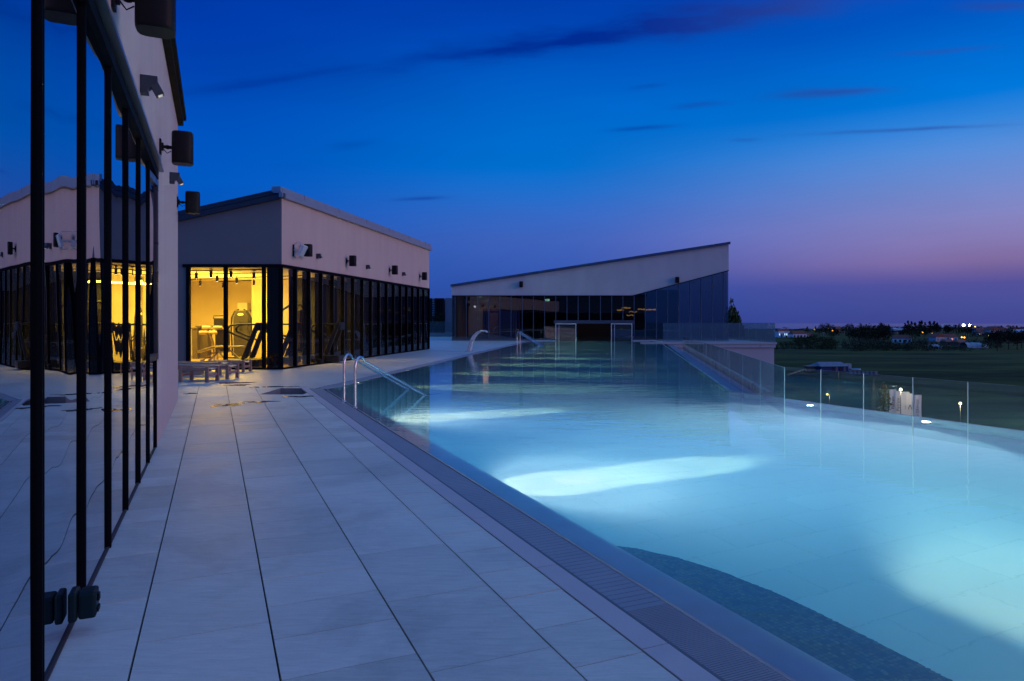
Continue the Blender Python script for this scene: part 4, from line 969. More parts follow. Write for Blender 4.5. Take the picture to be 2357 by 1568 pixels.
m = MB(); m.box(Vector((p.x, p.y, .008)), (.16, .30, .010), rz=math.atan2(nrm.y, nrm.x)); m.build('base_plate', STEEL, t_)

# ================================================================== LOUNGERS
WOOD = mat('teak', (.33, .19, .14), .55, var=.18, vscale=6, stretch=(1, 6, 6), bump=.2, bscale=30)
SLING = mat('sling', (.20, .24, .30), .6, var=.05)
def lounger(p, ln, wdt, h, rz, label):
    t_ = thing('sun_lounger', p, label, 'sun lounger', 'low wooden loungers in front of the gym', rz)
    # local: right end at origin, length towards -x, width +y
    def bld(m, n_, mt, bv=.006): return inlocal(m, t_).build(n_, mt, t_, bevel=bv)
    for x in (-.04, -ln+.04):
        for y in (.035, wdt-.035):
            m = MB(); m.box((x, y, (h+.02)/2), (.045, .028, (h+.02)/2)); bld(m, 'leg', WOOD)
    for y in (.035, wdt-.035):
        m = MB(); m.box((-ln/2, y, h-.05), (ln/2-.09, .022, .045)); bld(m, 'side_rail', WOOD)
    for x in (-.04, -ln+.04):
        m = MB(); m.box((x, wdt/2, h*.48), (.018, wdt/2-.065, .035)); bld(m, 'stretcher', WOOD)
    m = MB(); k = 8
    for i in range(k):
        y0, y1 = .065+(wdt-.13)*i/k, .065+(wdt-.13)*(i+1)/k; s0 = -.035*math.sin(math.pi*i/k); s1 = -.035*math.sin(math.pi*(i+1)/k)
        m.hexa([Vector((-ln+.1, y0, h-.03+s0)), Vector((-.02, y0, h-.03+s0)), Vector((-.02, y1, h-.03+s1)), Vector((-ln+.1, y1, h-.03+s1)),
                Vector((-ln+.1, y0, h-.02+s0)), Vector((-.02, y0, h-.02+s0)), Vector((-.02, y1, h-.02+s1)), Vector((-ln+.1, y1, h-.02+s1))])
    bld(m, 'sling_seat', SLING, 0)
    return t_
lounger(Vector((-7.98, 17.9, 0)), .80, .62, .385, R(-4), 'nearest low wooden lounger, cut by the closest wall corner')
lounger(Vector((-7.86, 18.9, 0)), 1.95, .66, .385, R(-4), 'wooden lounger reaching farthest right, second from the camera')
lounger(Vector((-8.62, 20.2, 0)), 1.95, .66, .385, R(-4), 'third wooden lounger, mostly behind the two nearer ones')
lounger(Vector((-8.42, 21.45, 0)), 1.4, .60, .36, R(-2), 'farthest wooden lounger, right in front of the lit gym window')
p = PX(445, 861.5); t_ = thing('parasol_base', p, 'round grey parasol base under the wooden loungers', 'parasol base')
m = MB(); m.lathe(p, [(0, .13), (.25, .13), (.30, .10), (.31, 0)], 20); m.build('weight', mat('concrete', (.28, .28, .28), .8), t_)
m = MB(); m.tube([p+Vector((0, 0, .13)), p+Vector((0, 0, .25))], .03, 10); m.build('socket_tube', STEEL, t_)

# puddles on the deck
PUD = newmat('puddle'); t = NT(PUD); b = t.n('ShaderNodeBsdfPrincipled'); o = t.n('ShaderNodeOutputMaterial'); t.l(b.outputs[0], o.inputs[0])
b.inputs['Base Color'].default_value = (.27, .28, .29, 1); b.inputs['Roughness'].default_value = .10; b.inputs['IOR'].default_value = 1.5; b.inputs['Coat Weight'].default_value = .4; b.inputs['Coat Roughness'].default_value = .05
for k, (x, y, w, h, ry, lb) in enumerate([(540, 881, 42, 1.9, .0, 'large wet patch on the deck right of the loungers'), (547, 886.5, 26, 1.8, 0, 'wet patch just below the largest one'), (587, 891.8, 10, 1.2, 0, 'tiny wet patch above the deck recess'),
                                 (440, 906, 13, 1.6, 0, 'small wet patch between the wall corner and the first joint'), (506, 934, 22, 2.4, 0, 'orange wet patch left of the second paving joint'), (541, 931, 19, 3.2, 0, 'ragged wet patch touching the second paving joint'),
                                 (600, 925, 34, 2.0, .1, 'long thin wet streak below the deck recess'), (640, 890.6, 40, 1.2, 0, 'wide dark wet patch behind the deck recess'), (752, 889, 0, 0, 0, ''), (690, 913, 34, 1.6, .05, 'thin wet streak towards the pool corner')]):
    if not w: continue
    c = PX(x, y); rx = w*c.y/1571; ryy = abs(PX(x, y-h).y-c.y); m = MB(); n_ = 28; rr = random.Random(k*5+1); f1, f2 = rr.uniform(0, 6), rr.uniform(0, 6)
    pts = []
    for j in range(n_):
        a = 2*math.pi*j/n_; s_ = 1+.22*math.sin(3*a+f1)+.16*math.sin(5*a+f2)+rr.uniform(-.08, .08)
        pts.append((c.x+rx*s_*math.cos(a), c.y+ryy*s_*math.sin(a)+ry*rx*math.cos(a)))
    m.prism(pts, -.001, .0035 if c.y < 17 else .002); o = m.build('puddle', PUD); tag(o, lb, 'puddle', 'wet patches on the deck')

# ================================================================== LANDSCAPE
def land_z(x, y):
    r_ = math.hypot(x, y)
    def S(a, b, v): 
        k = min(1, max(0, (v-a)/(b-a))); return k*k*(3-2*k)
    z = -17 + 5.0*S(120, 250, y)
    z += 1.2*math.sin(x*.006+1)*S(150, 400, y) + .8*math.sin(y*.011)*S(150, 400, y)
    z += -38*S(1500, 2600, r_)
    return z
GRASS = newmat('field_grass'); t = NT(GRASS)
b = t.n('ShaderNodeBsdfPrincipled'); o = t.n('ShaderNodeOutputMaterial'); t.l(b.outputs[0], o.inputs[0]); b.inputs['Roughness'].default_value = .95; b.inputs['Specular IOR Level'].default_value = .1
tc = t.n('ShaderNodeTexCoord'); mp = t.n('ShaderNodeMapping'); mp.inputs['Scale'].default_value = (.006, .035, .01); mp.inputs['Rotation'].default_value = (0, 0, .1); t.l(tc.outputs['Object'], mp.inputs[0])
n1 = t.n('ShaderNodeTexNoise'); n1.inputs['Scale'].default_value = 1.7; n1.inputs['Detail'].default_value = 10; n1.inputs['Roughness'].default_value = .75; t.l(mp.outputs[0], n1.inputs['Vector'])
cr = t.n('ShaderNodeValToRGB'); cr.color_ramp.elements[0].position = .35; cr.color_ramp.elements[0].color = (.005, .008, .004, 1); cr.color_ramp.elements[1].position = .65; cr.color_ramp.elements[1].color = (.085, .112, .024, 1)
t.l(n1.outputs['Fac'], cr.inputs[0]); t.l(cr.outputs[0], b.inputs['Base Color'])
m = MB(); ysn = [-120, -40, 20, 60, 100, 130, 160, 190, 220, 250, 290, 340, 400, 480, 560, 650, 760, 900, 1050, 1250, 1500, 1800, 2200, 2700, 3300, 4500, 9000]; xsn = [-5000, -2500, -1200, -600, -300, -150, -60, 0, 60, 120, 180, 240, 300, 380, 470, 570, 700, 850, 1050, 1300, 1700, 2300, 3200, 5000]
vs = [(x, y, land_z(x, y) if y > 0 else -17) for y in ysn for x in xsn]; nx = len(xsn)
m.add(vs, [(j*nx+i, j*nx+i+1, (j+1)*nx+i+1, (j+1)*nx+i) for j in range(len(ysn)-1) for i in range(nx-1)], 0, True)
gr = m.build('ground', GRASS, normals=False); gr['kind'] = 'structure'
SEA = mat('sea', (.03, .04, .08), .12, var=0, spec=1.0)
m = MB(); R_ = 15500; m.sheet([(R_*math.sin(a), R_*math.cos(a)) for a in [2*math.pi*k/96 for k in range(96)]][::-1], -41.5)
se = m.build('sea', SEA, normals=False); se['kind'] = 'structure'
if se.data.polygons[0].normal.z < 0: se.data.flip_normals()

# trees --------------------------------------------------------------
def leafmat(name, c): return mat(name, c, .8, var=.35, vscale=.6, spec=.15, island=.45)
LF = [leafmat('foliage_dark', (.016, .026, .010)), leafmat('foliage_olive', (.045, .06, .035)), leafmat('foliage_mid', (.028, .045, .014)), leafmat('foliage_black', (.006, .010, .006))]
BARK = mat('bark', (.04, .03, .022), .9)
def crown_mesh(kind, seed, n, leaf):
    rr = random.Random(seed); m = MB()
    clumps = []
    if kind == 'round':
        for k in range(16):
            a = rr.uniform(0, 6.28); e = rr.uniform(-.3, 1.3); q = rr.uniform(.25, .75)
            clumps.append((Vector((math.cos(a)*math.cos(e)*q*1.0, math.sin(a)*math.cos(e)*q, .62+.38*math.sin(e)*q*1.1)), rr.uniform(.16, .30)))
    elif kind == 'cone':
        for k in range(22):
            h = rr.random()**1.3; a = rr.uniform(0, 6.28); q = (1-h)*.36*rr.uniform(.5, 1); clumps.append((Vector((math.cos(a)*q, math.sin(a)*q, .16+.84*h)), .05+.13*(1-h)))
    elif kind == 'bush':
        for k in range(18):
            a = rr.uniform(0, 6.28); q = rr.random()**.5; clumps.append((Vector((math.cos(a)*q, math.sin(a)*q*.7, .35*rr.uniform(.5, 1.3)*(1.1-q*.5))), rr.uniform(.15, .28)))
    elif kind == 'cypress':
        for k in range(26):
            h = k/25; q = .10*math.sin(math.pi*min(1, h*.9+.12))**.6; a = rr.uniform(0, 6.28); clumps.append((Vector((math.cos(a)*q*.5, math.sin(a)*q*.5, .05+.93*h)), .03+q*.8))
    for k in range(n):
        c, r = rr.choice(clumps); v = Vector((rr.gauss(0, 1), rr.gauss(0, 1), rr.gauss(0, 1))).normalized()*r*rr.uniform(.5, 1.05); p = c+v
        a = Vector((rr.gauss(0, 1), rr.gauss(0, 1), rr.gauss(0, .6))).normalized(); b_ = a.cross(Vector((rr.gauss(0, 1), rr.gauss(0, 1), rr.gauss(0, 1)))).normalized(); s_ = leaf*rr.uniform(.6, 1.3)
        m.add([p-a*s_, p+b_*s_*.6, p+a*s_, p-b_*s_*.6], [(0, 1, 2, 3)])
    return m
def trunk_mesh(kind, seed):
    rr = random.Random(seed+99); m = MB(); H = {'round': .6, 'cone': .9, 'bush': .3, 'cypress': .6}[kind]
    m.tube([(0, 0, -.05), (.01, 0, H*.5), (0, .01, H)], [.035, .025, .008], 6)
    if kind == 'round':
        for k in range(5):
            a = 1.256*k+rr.uniform(-.3, .3); m.tube([(0, 0, .28+.04*k), (math.cos(a)*.2, math.sin(a)*.2, .5), (math.cos(a)*.42, math.sin(a)*.42, .75)], [.016, .011, .004], 5)
    return m
PROT = {}
def tree_proto(name, kind, seed, mt, n=420, leaf=.05):
    cm = crown_mesh(kind, seed, n, leaf); tm_ = trunk_mesh(kind, seed)
    t_ = thing(name, (0, 0, -200), 'x', 'tree'); a = tm_.v; 
    for i in range(len(a)): a[i] = Vector(a[i])+Vector((0, 0, -200))
    for i in range(len(cm.v)): cm.v[i] = cm.v[i]+Vector((0, 0, -200))
    tm_.build('trunk', BARK, t_); cm.build('crown', mt, t_, normals=False)
    return t_
protos = {'round0': tree_proto('broadleaf_tree', 'round', 1, LF[0]), 'round1': tree_proto('broadleaf_tree', 'round', 2, LF[2]), 'round2': tree_proto('broadleaf_tree', 'round', 3, LF[3]),
          'cone0': tree_proto('pine_tree', 'cone', 4, LF[0]), 'cone1': tree_proto('pine_tree', 'cone', 5, LF[3]), 'bush0': tree_proto('shrub', 'bush', 6, LF[1]), 'bush1': tree_proto('shrub', 'bush', 8, LF[2])}
pused = set()
HSP = [(1786, 1815, 776), (1819, 1869, 777), (1918, 1937, 762), (2052, 2078, 763), (2056, 2094, 786), (2141, 2198, 783), (2171, 2220, 794), (2133, 2159, 802), (2242, 2318, 766), (2324, 2360, 766), (2217, 2266, 802)]
MARKS = [(1790, 'below the leftmost white house'), (1835, 'near the long white house'), (1875, 'right of the long white house'), (1896, 'near the pale utility pole'), (1927, 'near the brick apartment block'), (1971, 'near the faint greenish lamp'), (2010, 'left of the small blue-grey house'),
         (2058, 'near the small blue-grey house'), (2085, 'near the left end of the tall conifers'), (2120, 'under the middle of the tall conifers'), (2150, 'near the right end of the tall conifers'), (2185, 'near the long dark warehouse roof'), (2217, 'near the left bright floodlight'), (2232, 'near the right bright floodlight'),
         (2256, 'near the grey row house'), (2283, 'near the largest grey gabled house'), (2307, 'near the middle grey gabled house'), (2331, 'near the pale gabled house'), (2356, 'at the right picture edge')]
def put_tree(key, x, ybase, h, w, label, group, yadj=0.0, cat='tree'):
    Yt_ = 1571*13.6/(ybase-740)
    for (a_, b_, yb_) in HSP:
        if a_-2 < x < b_+2 and ybase > yb_ and 'horizon' not in label and 'conifer' not in label:
            h = min(h, max(1.2, (ybase-yb_+1.0)*Yt_/1571)); w = min(w, h*1.2)
    if 'tall clump' not in label: label = label + ', ' + min(MARKS, key=lambda q: abs(q[0]-x))[1]
    label = ('tall ' if h > 9.3 and 'tall' not in label else '') + label
    """x, ybase: picture position of the foot; placed on the land there; h, w metres"""
    Y = 1571*(CAMH+12)/(ybase-740); p = at(x, Y); p.z = land_z(p.x, p.y)
    src = protos[key]; sc = (w, w, h); rz = random.uniform(0, 6.28)
    if key not in pused: pused.add(key); src.location = p; src.scale = sc; src.rotation_euler = (0, 0, rz); o = src; o['label'] = label
    else: o = dup(src, p, label, rz, sc)
    o['group'] = group; o['category'] = cat; return o
rr = random.Random(21)
# horizon band
for k in range(62):
    x = 1790+ (2375-1790)*k/61 + rr.uniform(-4, 4); yb = rr.uniform(757, 763); Y = 1571*13.6/(yb-740)
    top = (753.5 if x < 2000 else 749.5) + rr.uniform(-2.5, 3); h = (yb-top)*Y/1571
    put_tree(rr.choice(['round0', 'round1', 'round2']), x, yb, h, rr.uniform(5, 10), 'dark round tree on the sea horizon', 'trees along the sea horizon')
for k, (x, top, w) in enumerate([(2083, 742, 7), (2090, 737, 8), (2098, 738, 8), (2106, 741, 9), (2116, 738, 9), (2121, 736.5, 9), (2129, 740, 8), (2140, 738, 10), (2150, 737.5, 10), (2157, 741, 8), (1820+38, 750, 6), (1877, 749.5, 5), (2235, 746, 5), (2251, 750, 5), (2265, 751, 5), (2305, 747, 7), (2340, 747, 7)]):
    yb = 764 if k < 10 else 762; Y = 1571*13.6/(yb-740); put_tree('cone0' if k % 2 else 'cone1', x, yb, (yb-top)*Y/1571, w*1.7, 'pointed dark conifer in the tall clump standing above the horizon' if k < 10 else 'lone pointed conifer on the horizon', 'conifers of the tall clump' if k < 10 else 'lone conifers on the horizon')
# dark wood below the horizon
for k in range(70):
    x = 1880 + (2370-1880)*((k*0.618) % 1); yb = 764+ 26*rr.random()
    if 1880 < x < 2360:
        if 2128 < x < 2275 and yb > 782: yb -= 14
        Y = 1571*13.6/(yb-740)
        put_tree(rr.choice(['round0', 'round2', 'round2']), x, yb, rr.uniform(7, 11), rr.uniform(5, 8), 'black-green tree among the houses', 'trees of the dark wood')
for k in range(26):
    x = 2275+ 95*rr.random(); yb = 785+ 26*rr.random(); put_tree('round2', x, yb, rr.uniform(7, 10), rr.uniform(6, 8), 'almost black tree at far right', 'black trees at the right edge')
for k in range(20):
    x = 1965 + 75*rr.random(); yb = 780+24*rr.random(); put_tree('round2' if k % 2 else 'round0', x, yb, rr.uniform(8, 12), rr.uniform(5, 8), 'tall dark tree left of the hedge', 'dark clump left of the hedge')
for k in range(34):
    x = 1788 + 130*rr.random(); yb = 782+26*rr.random(); put_tree('bush1' if k % 3 else 'round1', x, yb, rr.uniform(4, 6), rr.uniform(3, 5.5), 'dark bushy tree', 'bushy trees below the white houses')
for k in range(46):
    x = 1960 + 320*k/45+rr.uniform(-3, 3); yb = 806+rr.uniform(-5, 6); put_tree('bush0', x, yb, rr.uniform(7, 10), rr.uniform(4, 6), 'grey-green shrub in the field hedge', 'olive hedge behind the field', cat='shrub')
# cypress, lamplight yellow put into its crown colour, and tree behind the hall
cm = crown_mesh('cypress', 12, 1400, .02); t_ = thing('cypress_tree', (0, 0, 0), 'slender cypress with yellow lamplight in its colour, left of the banner flags', 'tree')
p = at(2034, 116); p.z = -17.0; H = 8.2
tmb = trunk_mesh('cypress', 3); t_.location = p; t_.scale = (H*1.1, H*1.1, H)
for mb in (cm, tmb):
    for i in range(len(mb.v)): mb.v[i] = gm(t_) @ Vector(mb.v[i])
tmb.build('trunk', BARK, t_); cm.build('crown', mat('foliage_lamplit', (.16, .15, .02), .8, var=.3, island=.4), t_, normals=False)
for (x, Y, top, w, lb, sd) in ((1688, 92, 707, 2.6, 'leafy tree rising behind the right end of the far hall', 31),):
    cm = crown_mesh('round', sd, 5200, .055); tmb = trunk_mesh('round', sd); p = at(x, Y); p.z = -6; H = zy(top, Y)+6
    t_ = thing('leafy_tree', p, lb, 'tree'); t_.scale = (w*.85, w*.85, H*.93)
    for mb in (cm, tmb):
        for i in range(len(mb.v)): mb.v[i] = gm(t_) @ Vector(mb.v[i])
    tmb.build('trunk', BARK, t_); cm.build('crown', leafmat('foliage_green', (.05, .08, .03)), t_, normals=False)

# houses -------------------------------------------------------------
HW = mat('house_white', (.80, .80, .82), .8, var=.08, vscale=.3); HR = mat('roof_tile', (.20, .055, .04), .85, var=.2, vscale=.5, bump=.4, bscale=3); HB = mat('house_brick', (.22, .10, .07), .85, var=.1); HG = mat('house_grey', (.38, .44, .55), .8, var=.08)
WIN = mat('house_window', (.01, .012, .015), .2); 
LITW = glow('lit_window', (1, .75, .4), 1.6); LITB = glow('lit_window_blue', (.5, .75, 1), 1.2); ORL = glow('street_orange', (1, .38, .05), 6); WHL = glow('street_white', (1, .9, .8), 30); YEL = glow('street_yellow', (1, .75, .15), 3)
def house(x0, x1, ytop, ybase, wallm, roofm, label, rz=0.0, nwin=3, lit=(), gable=False, group='houses scattered between the trees', litm=None):
    Y = 1571*13.6/(ybase-740+1.5); s_ = Y/1571; w = (x1-x0)*s_; p = at((x0+x1)/2, Y); p.z = min(land_z(p.x, p.y), zy(ybase, Y))-.6
    H = zy(ytop, Y)-p.z; rh = min(H*.38, w*.28); wh = H-rh; dpt = max(6, w*.6)
    t_ = thing('house', p, label, 'house', group, rz)
    a, b_ = w/2, dpt/2
    m = MB(); m.box((0, 0, wh/2), (a, b_, wh/2)); inlocal(m, t_).build('wall', wallm, t_)
    m = MB(); e = .4
    if gable:   # ridge along y
        m.add([(-a-e, -b_-e, wh), (a+e, -b_-e, wh), (0, -b_-e, wh+rh), (-a-e, b_+e, wh), (a+e, b_+e, wh), (0, b_+e, wh+rh)], [(0, 1, 2), (5, 4, 3), (0, 2, 5, 3), (2, 1, 4, 5), (0, 3, 4, 1)])
    else:
        m.add([(-a-e, -b_-e, wh), (a+e, -b_-e, wh), (a+e, b_+e, wh), (-a-e, b_+e, wh), (-a*.8, 0, wh+rh), (a*.8, 0, wh+rh)], [(0, 1, 5, 4), (1, 2, 5), (2, 3, 4, 5), (3, 0, 4), (3, 2, 1, 0)])
    rf = inlocal(m, t_).build('roof', roofm, t_)
    m = MB(); m.box((a*.4, b_*.2, wh+rh*.85), (.35, .35, .9)); inlocal(m, t_).build('chimney', HB, rf)
    for k in range(nwin):
        xx = -a + 2*a*(k+.5)/nwin; m = MB(); m.box((xx, -b_-.04, wh*.52), (min(.6, a/nwin*.45), .05, .75)); inlocal(m, t_).build('window', (litm or LITW) if k in lit else WIN, t_)
    m = MB(); m.box((a*.15, -b_-.04, 1.1), (.5, .05, 1.1)); inlocal(m, t_).build('door', mat('house_door', (.06, .035, .025), .6), t_)
    return t_
house(1786, 1800, 758, 777, HW, HR, 'white two-storey house with red roof at the left edge of the view', .25, 3, (0,), litm=LITB)
house(1798, 1815, 757, 776.5, HW, HR, 'white red-roofed house with blue-lit windows, second from the left', -.15, 4, (1, 2), litm=LITB)
house(1819, 1852, 762, 777.5, HW, HR, 'long white house with a broad red roof and few windows', .12, 4)
house(1850, 1869, 767, 777, HW, HR, 'low white annex right of the long red-roofed house', -.05, 2)
house(1918, 1937, 751.5, 763, HB, HB, 'brick apartment block glowing orange on the horizon', 0, 6, (1, 3), litm=glow('lit_window_dim', (1, .4, .2), .35))
house(2052, 2063, 754.5, 765, HG, HG, 'small blue-grey house among trees left of the tall conifers', .2, 1)
house(2064, 2078, 756, 762, HW, HG, 'pale low roof peeking through trees under the conifers', -.3, 2)
house(2056, 2094, 771, 787, HW, HR, 'white house with red roof and chimneys in front of the wood', -.35, 4)
house(2141, 2169, 767.5, 784, HG, HR, 'blue-shaded gabled house with red roof', .35, 2, gable=True)
house(2164, 2198, 769, 782.5, HW, HR, 'pinkish house with a lit balcony beside the blue-shaded gable', -.1, 4, (2,), litm=glow('lit_window_red', (1, .35, .3), .8))
house(2171, 2190, 781, 792, HB, HB, 'small dark brick house below the lit balcony', 0, 2)
house(2196, 2220, 781, 796, HB, HB, 'dark brick house next to the orange yard lamp', .1, 3)
house(2133, 2159, 793, 803, HW, HG, 'small white shed with a row of dark openings behind the hedge', -.2, 5)
house(2242, 2267, 755, 765, HG, HR, 'grey row house at the left of the right-hand group', 0, 4)
house(2267, 2297, 752, 770, HG, HR, 'largest grey gabled house of the right-hand group', .3, 3, gable=True)
house(2296, 2318, 754, 766, HG, HR, 'grey gabled house in the middle of the right-hand group', .2, 3, gable=True)
house(2324, 2338, 754, 766, HW, HR, 'pale house with a bright gable near the right edge', .1, 2, gable=True)
house(2336, 2362, 758.5, 767, HW, HG, 'low pale house cut by the right picture edge', 0, 4)
house(2245, 2267, 761, 770, HW, HR, 'small pale house with red roof in front of the grey row', .1, 3, (0,))
house(2160, 2196, 748, 757, HG, HG, 'long dark warehouse roof under the horizon left of the floodlights', 0, 3)
# white tarpaulin shelter
Y = 1571*13.6/(803-740); p = at(2241, Y); p.z = land_z(p.x, p.y)
t_ = thing('greenhouse_tunnel', p, 'long bluish white greenhouse tunnel in the dark wood at right', 'greenhouse')
TARP = mat('tarp_white', (.30, .36, .42), .6, var=.15, vscale=.4)
m = MB(); n_ = 10; w = 24*Y/1571; vs = []
for i in range(13):
    xx = -w+2*w*i/12; sc_ = 1-.12*abs(math.sin(i*1.3))-.35*max(0, (i-9)/3)
    for k in range(n_+1): a = math.pi*k/n_; vs.append((p.x+xx, p.y-3.2*math.cos(a), p.z+.1+2.9*sc_*math.sin(a)))
m.add(vs, [(i*(n_+1)+k, i*(n_+1)+k+1, (i+1)*(n_+1)+k+1, (i+1)*(n_+1)+k) for i in range(12) for k in range(n_)], 0, True); m.build('cover', TARP, t_, normals=False)
m = MB()
for i in range(0, 13, 3): m.tube([(p.x-w+2*w*i/12, p.y-3.25*math.cos(math.pi*k/8), p.z+2.95*math.sin(math.pi*k/8)) for k in range(9)], .06, 5)
m.build('hoops', GREYM, t_)

# farm shed with blue tarps, cabinet, boat, crates
def gp(x, y):
    Y = 1571*13.6/(y-740)
    for _ in range(6): q = at(x, Y); Y = 1571*(CAMH-land_z(q.x, Y))/(y-740)
    q = at(x, Y); q.z = land_z(q.x, q.y); return q
p = gp(1908, 850); s_ = p.y/1571; a = 33*s_; b_ = 3.0; wh = 12*s_; rh = 9*s_
t_ = thing('farm_shed', p, 'ramshackle shed draped in blue tarps with a corrugated roof in the field', 'shed', rz=.12)
BT = mat('tarp_blue', (.004, .03, .13), .85, var=.4, vscale=.8)
m = MB(); m.box((0, 0, wh/2), (a, b_, wh/2)); inlocal(m, t_).build('wall', BT, t_)
m = MB(); e = .3; m.add([(-a-e, -b_-e, wh), (a+e, -b_-e, wh), (a+e, b_+e, wh), (-a-e, b_+e, wh), (-a*.85, 0, wh+rh), (a*.85, 0, wh+rh)], [(0, 1, 5, 4), (1, 2, 5), (2, 3, 4, 5), (3, 0, 4), (3, 2, 1, 0)]); inlocal(m, t_).build('roof', mat('corrugated', (.16, .19, .24), .7, var=.35, vscale=1.2, stretch=(4, .5, 1)), t_)
for k, xx in enumerate((-a*.1, a*.12, a*.42, a*.7)):
    m = MB(); m.box((xx, -b_-.05, wh*.45), (a*.07, .05, wh*.4)); inlocal(m, t_).build('doorway', mat('shed_cloth', (.16, .12, .14), .8) if k % 2 else mat('shed_dark', (.01, .01, .02), .8), t_)
p = gp(1951, 850.5); t_ = thing('storage_cabinet', p, 'pale upright cabinet at the right end of the blue tarp shed', 'cabinet')
m = MB(); m.box(p+Vector((0, 0, 1.1)), (.95, .4, 1.15)); m.build('body', mat('cabinet_pale', (.32, .38, .42), .6), t_, bevel=.03)
m = MB(); m.box(p+Vector((0, -.42, 1.1)), (.02, .015, 1.05)); m.build('door_seam', MATTEB, t_)
p = gp(1960, 851); t_ = thing('small_boat', p, 'small turquoise boat lying upside down right of the cabinet', 'boat')
m = MB(); L2 = 1.5
vs = []
for i in range(9):
    f_ = i/8; ww = .55*math.sin(math.pi*min(1, .12+f_*.88))**.5 if f_ < 1 else .05
    for k in range(7): a_ = math.pi*k/6; vs.append((p.x+1.2+(-L2+2*L2*f_), p.y-ww*math.cos(a_), p.z+.5+.4*math.sin(a_)))
m.add(vs, [(i*7+k, i*7+k+1, (i+1)*7+k+1, (i+1)*7+k) for i in range(8) for k in range(6)], 0, True); m.build('hull', mat('boat_blue', (.10, .28, .40), .4), t_, normals=False)
m = MB(); m.box(p+Vector((1.2, -.57, .48)), (L2, .03, .05)); m.build('gunwale', mat('boat_red', (.3, .03, .03), .5), t_)
for k in range(7):
    p = gp(1958+9.5*k, 855.5+.25*k); t_ = None
    m = MB(); m.box(p+Vector((0, 0, .45)), (.45, .4, .42)); m.box(p+Vector((0, 0, .90)), (.5, .45, .04)); o = m.build('beehive_box', mat('crate_pale', (.22, .22, .25), .8, var=.3)); tag(o, 'small pale box in the row of boxes right of the tarp shed', 'box', 'row of boxes beside the shed')
p = gp(1864, 851); t_ = thing('storage_hut', p, 'tiny brown hut left of the blue tarp shed', 'hut')
m = MB(); m.box(p+Vector((0, 0, .8)), (1.2, 1, .8)); m.build('wall', mat('hut_wood', (.10, .06, .05), .8), t_)
m = MB(); m.box(p+Vector((0, 0, 1.66)), (1.4, 1.2, .05)); m.build('roof', mat('tin', (.22, .22, .24), .5), t_)
p = gp(1889+84, 862+4); t_ = thing('field_trolley', gp(2269-6, 900), 'x', 'trolley') if False else None

# poles & lamps
def lamp(p, h, head, label, arm=.0, group=None, power=0):
    t_ = thing('street_lamp', p, label, 'street lamp', group)
    m = MB(); m.tube([p, p+Vector((0, 0, h))]+([p+Vector((arm, 0, h+.1))] if arm else []), [.07, .05]+([.04] if arm else []), 8); m.build('pole', mat('lamp_pole', (.10, .10, .11), .5), t_)
    c = p+Vector((arm, 0, h)); m = MB(); m.lathe(c, [(0, .30), (.12, .27), (.20, .12), (.18, -.05), (0, -.1)], 10); m.build('lamp_head', head, t_)
    if power:
        l = bpy.data.lights.new('lamp_light', 'POINT'); l.energy = power; l.color = (1, .72, .42); l.shadow_soft_size = .2
        lo = bpy.data.objects.new('lamp_light', l); C.objects.link(lo); lo.parent = t_; lo.location = Vector((arm, -.45, h-.35))
    return t_
GL = -17
p = at(2210, 110, GL); lamp(p, zy(930, 110)-GL, glow('lamp_near', (1, .75, .4), 9), 'lit street lamp on a slim pole below the glass railing at far right', power=500)
p = at(2073, 112, GL); lamp(p, zy(898, 112)-GL, glow('lamp_near2', (1, .9, .7), 14), 'lit street lamp standing among the banner flags', power=380)
p = at(1909, 130, GL+.2); lamp(p, zy(909, 130)-GL-.2, YEL, 'thin unlit lamp post given a yellow glow behind the second glass panel', arm=-.4, power=300)  # unlit post; its glowing head and light are added
for k, (x, y, Y, mt, lb) in enumerate([(2217.4, 749, 1100, WHL, 'left one of the two very bright floodlights on the horizon'), (2231.8, 749, 1100, WHL, 'right one of the two very bright floodlights on the horizon'), (2244, 752, 1100, YEL, 'weaker yellow light right of the two bright floodlights'),
        (2213, 776.5, 560, YEL, 'yellow yard lamp in a row above the brick house'), (2219, 777, 560, ORL, 'strong orange yard lamp above the brick house'), (2221.5, 791, 420, ORL, 'orange lamp beside the dark brick house'), (2123, 765, 640, ORL, 'small orange lamp under the tall conifers'), (2145, 768.5, 600, ORL, 'small orange lamp over the blue-shaded gable'),
        (1874.5, 758.5, 900, YEL, 'yellow lamp on the horizon right of the long white house'), (1908, 756, 900, ORL, 'orange lamp left of the brick apartment block'), (1916, 761, 800, ORL, 'orange lamp below the brick apartment block'), (1787, 774, 600, YEL, 'yellow lamp beside the leftmost white house'), (2275, 772.5, 620, YEL, 'tiny yellow lamp below the largest grey house'), (1971, 760, 800, glow('faint_green', (.5, .7, .3), 1.2), 'faint greenish lamp among the dark trees')]):
    p = at(x, Y); p.z = land_z(p.x, p.y); h = zy(y, Y)-p.z; t_ = thing('yard_lamp', p, lb, 'lamp', 'lamps between the distant houses')
    m = MB(); m.tube([p, p+Vector((0, 0, h))], .12, 6); m.build('pole', mat('lamp_pole', (.10, .10, .11), .5), t_)
    r = (1.6 if mt is WHL else .75)*Y/1000+.15; c = p+Vector((0, -.3, h)); m = MB(); m.lathe(c, [(0, r), (r*.7, r*.7), (r, 0), (r*.7, -r*.7), (0, -r)], 10); m.build('lamp_head', mt, t_)
p = at(1896, 470); p.z = land_z(p.x, p.y)
t_ = thing('utility_pole', p, 'pale wooden utility pole in front of the dark bushes', 'utility pole')
m = MB(); m.tube([p, Vector((p.x, p.y, zy(765, 470)))], [.28, .18], 8); m.build('pole', mat('pole_pale', (.30, .32, .34), .8), t_)
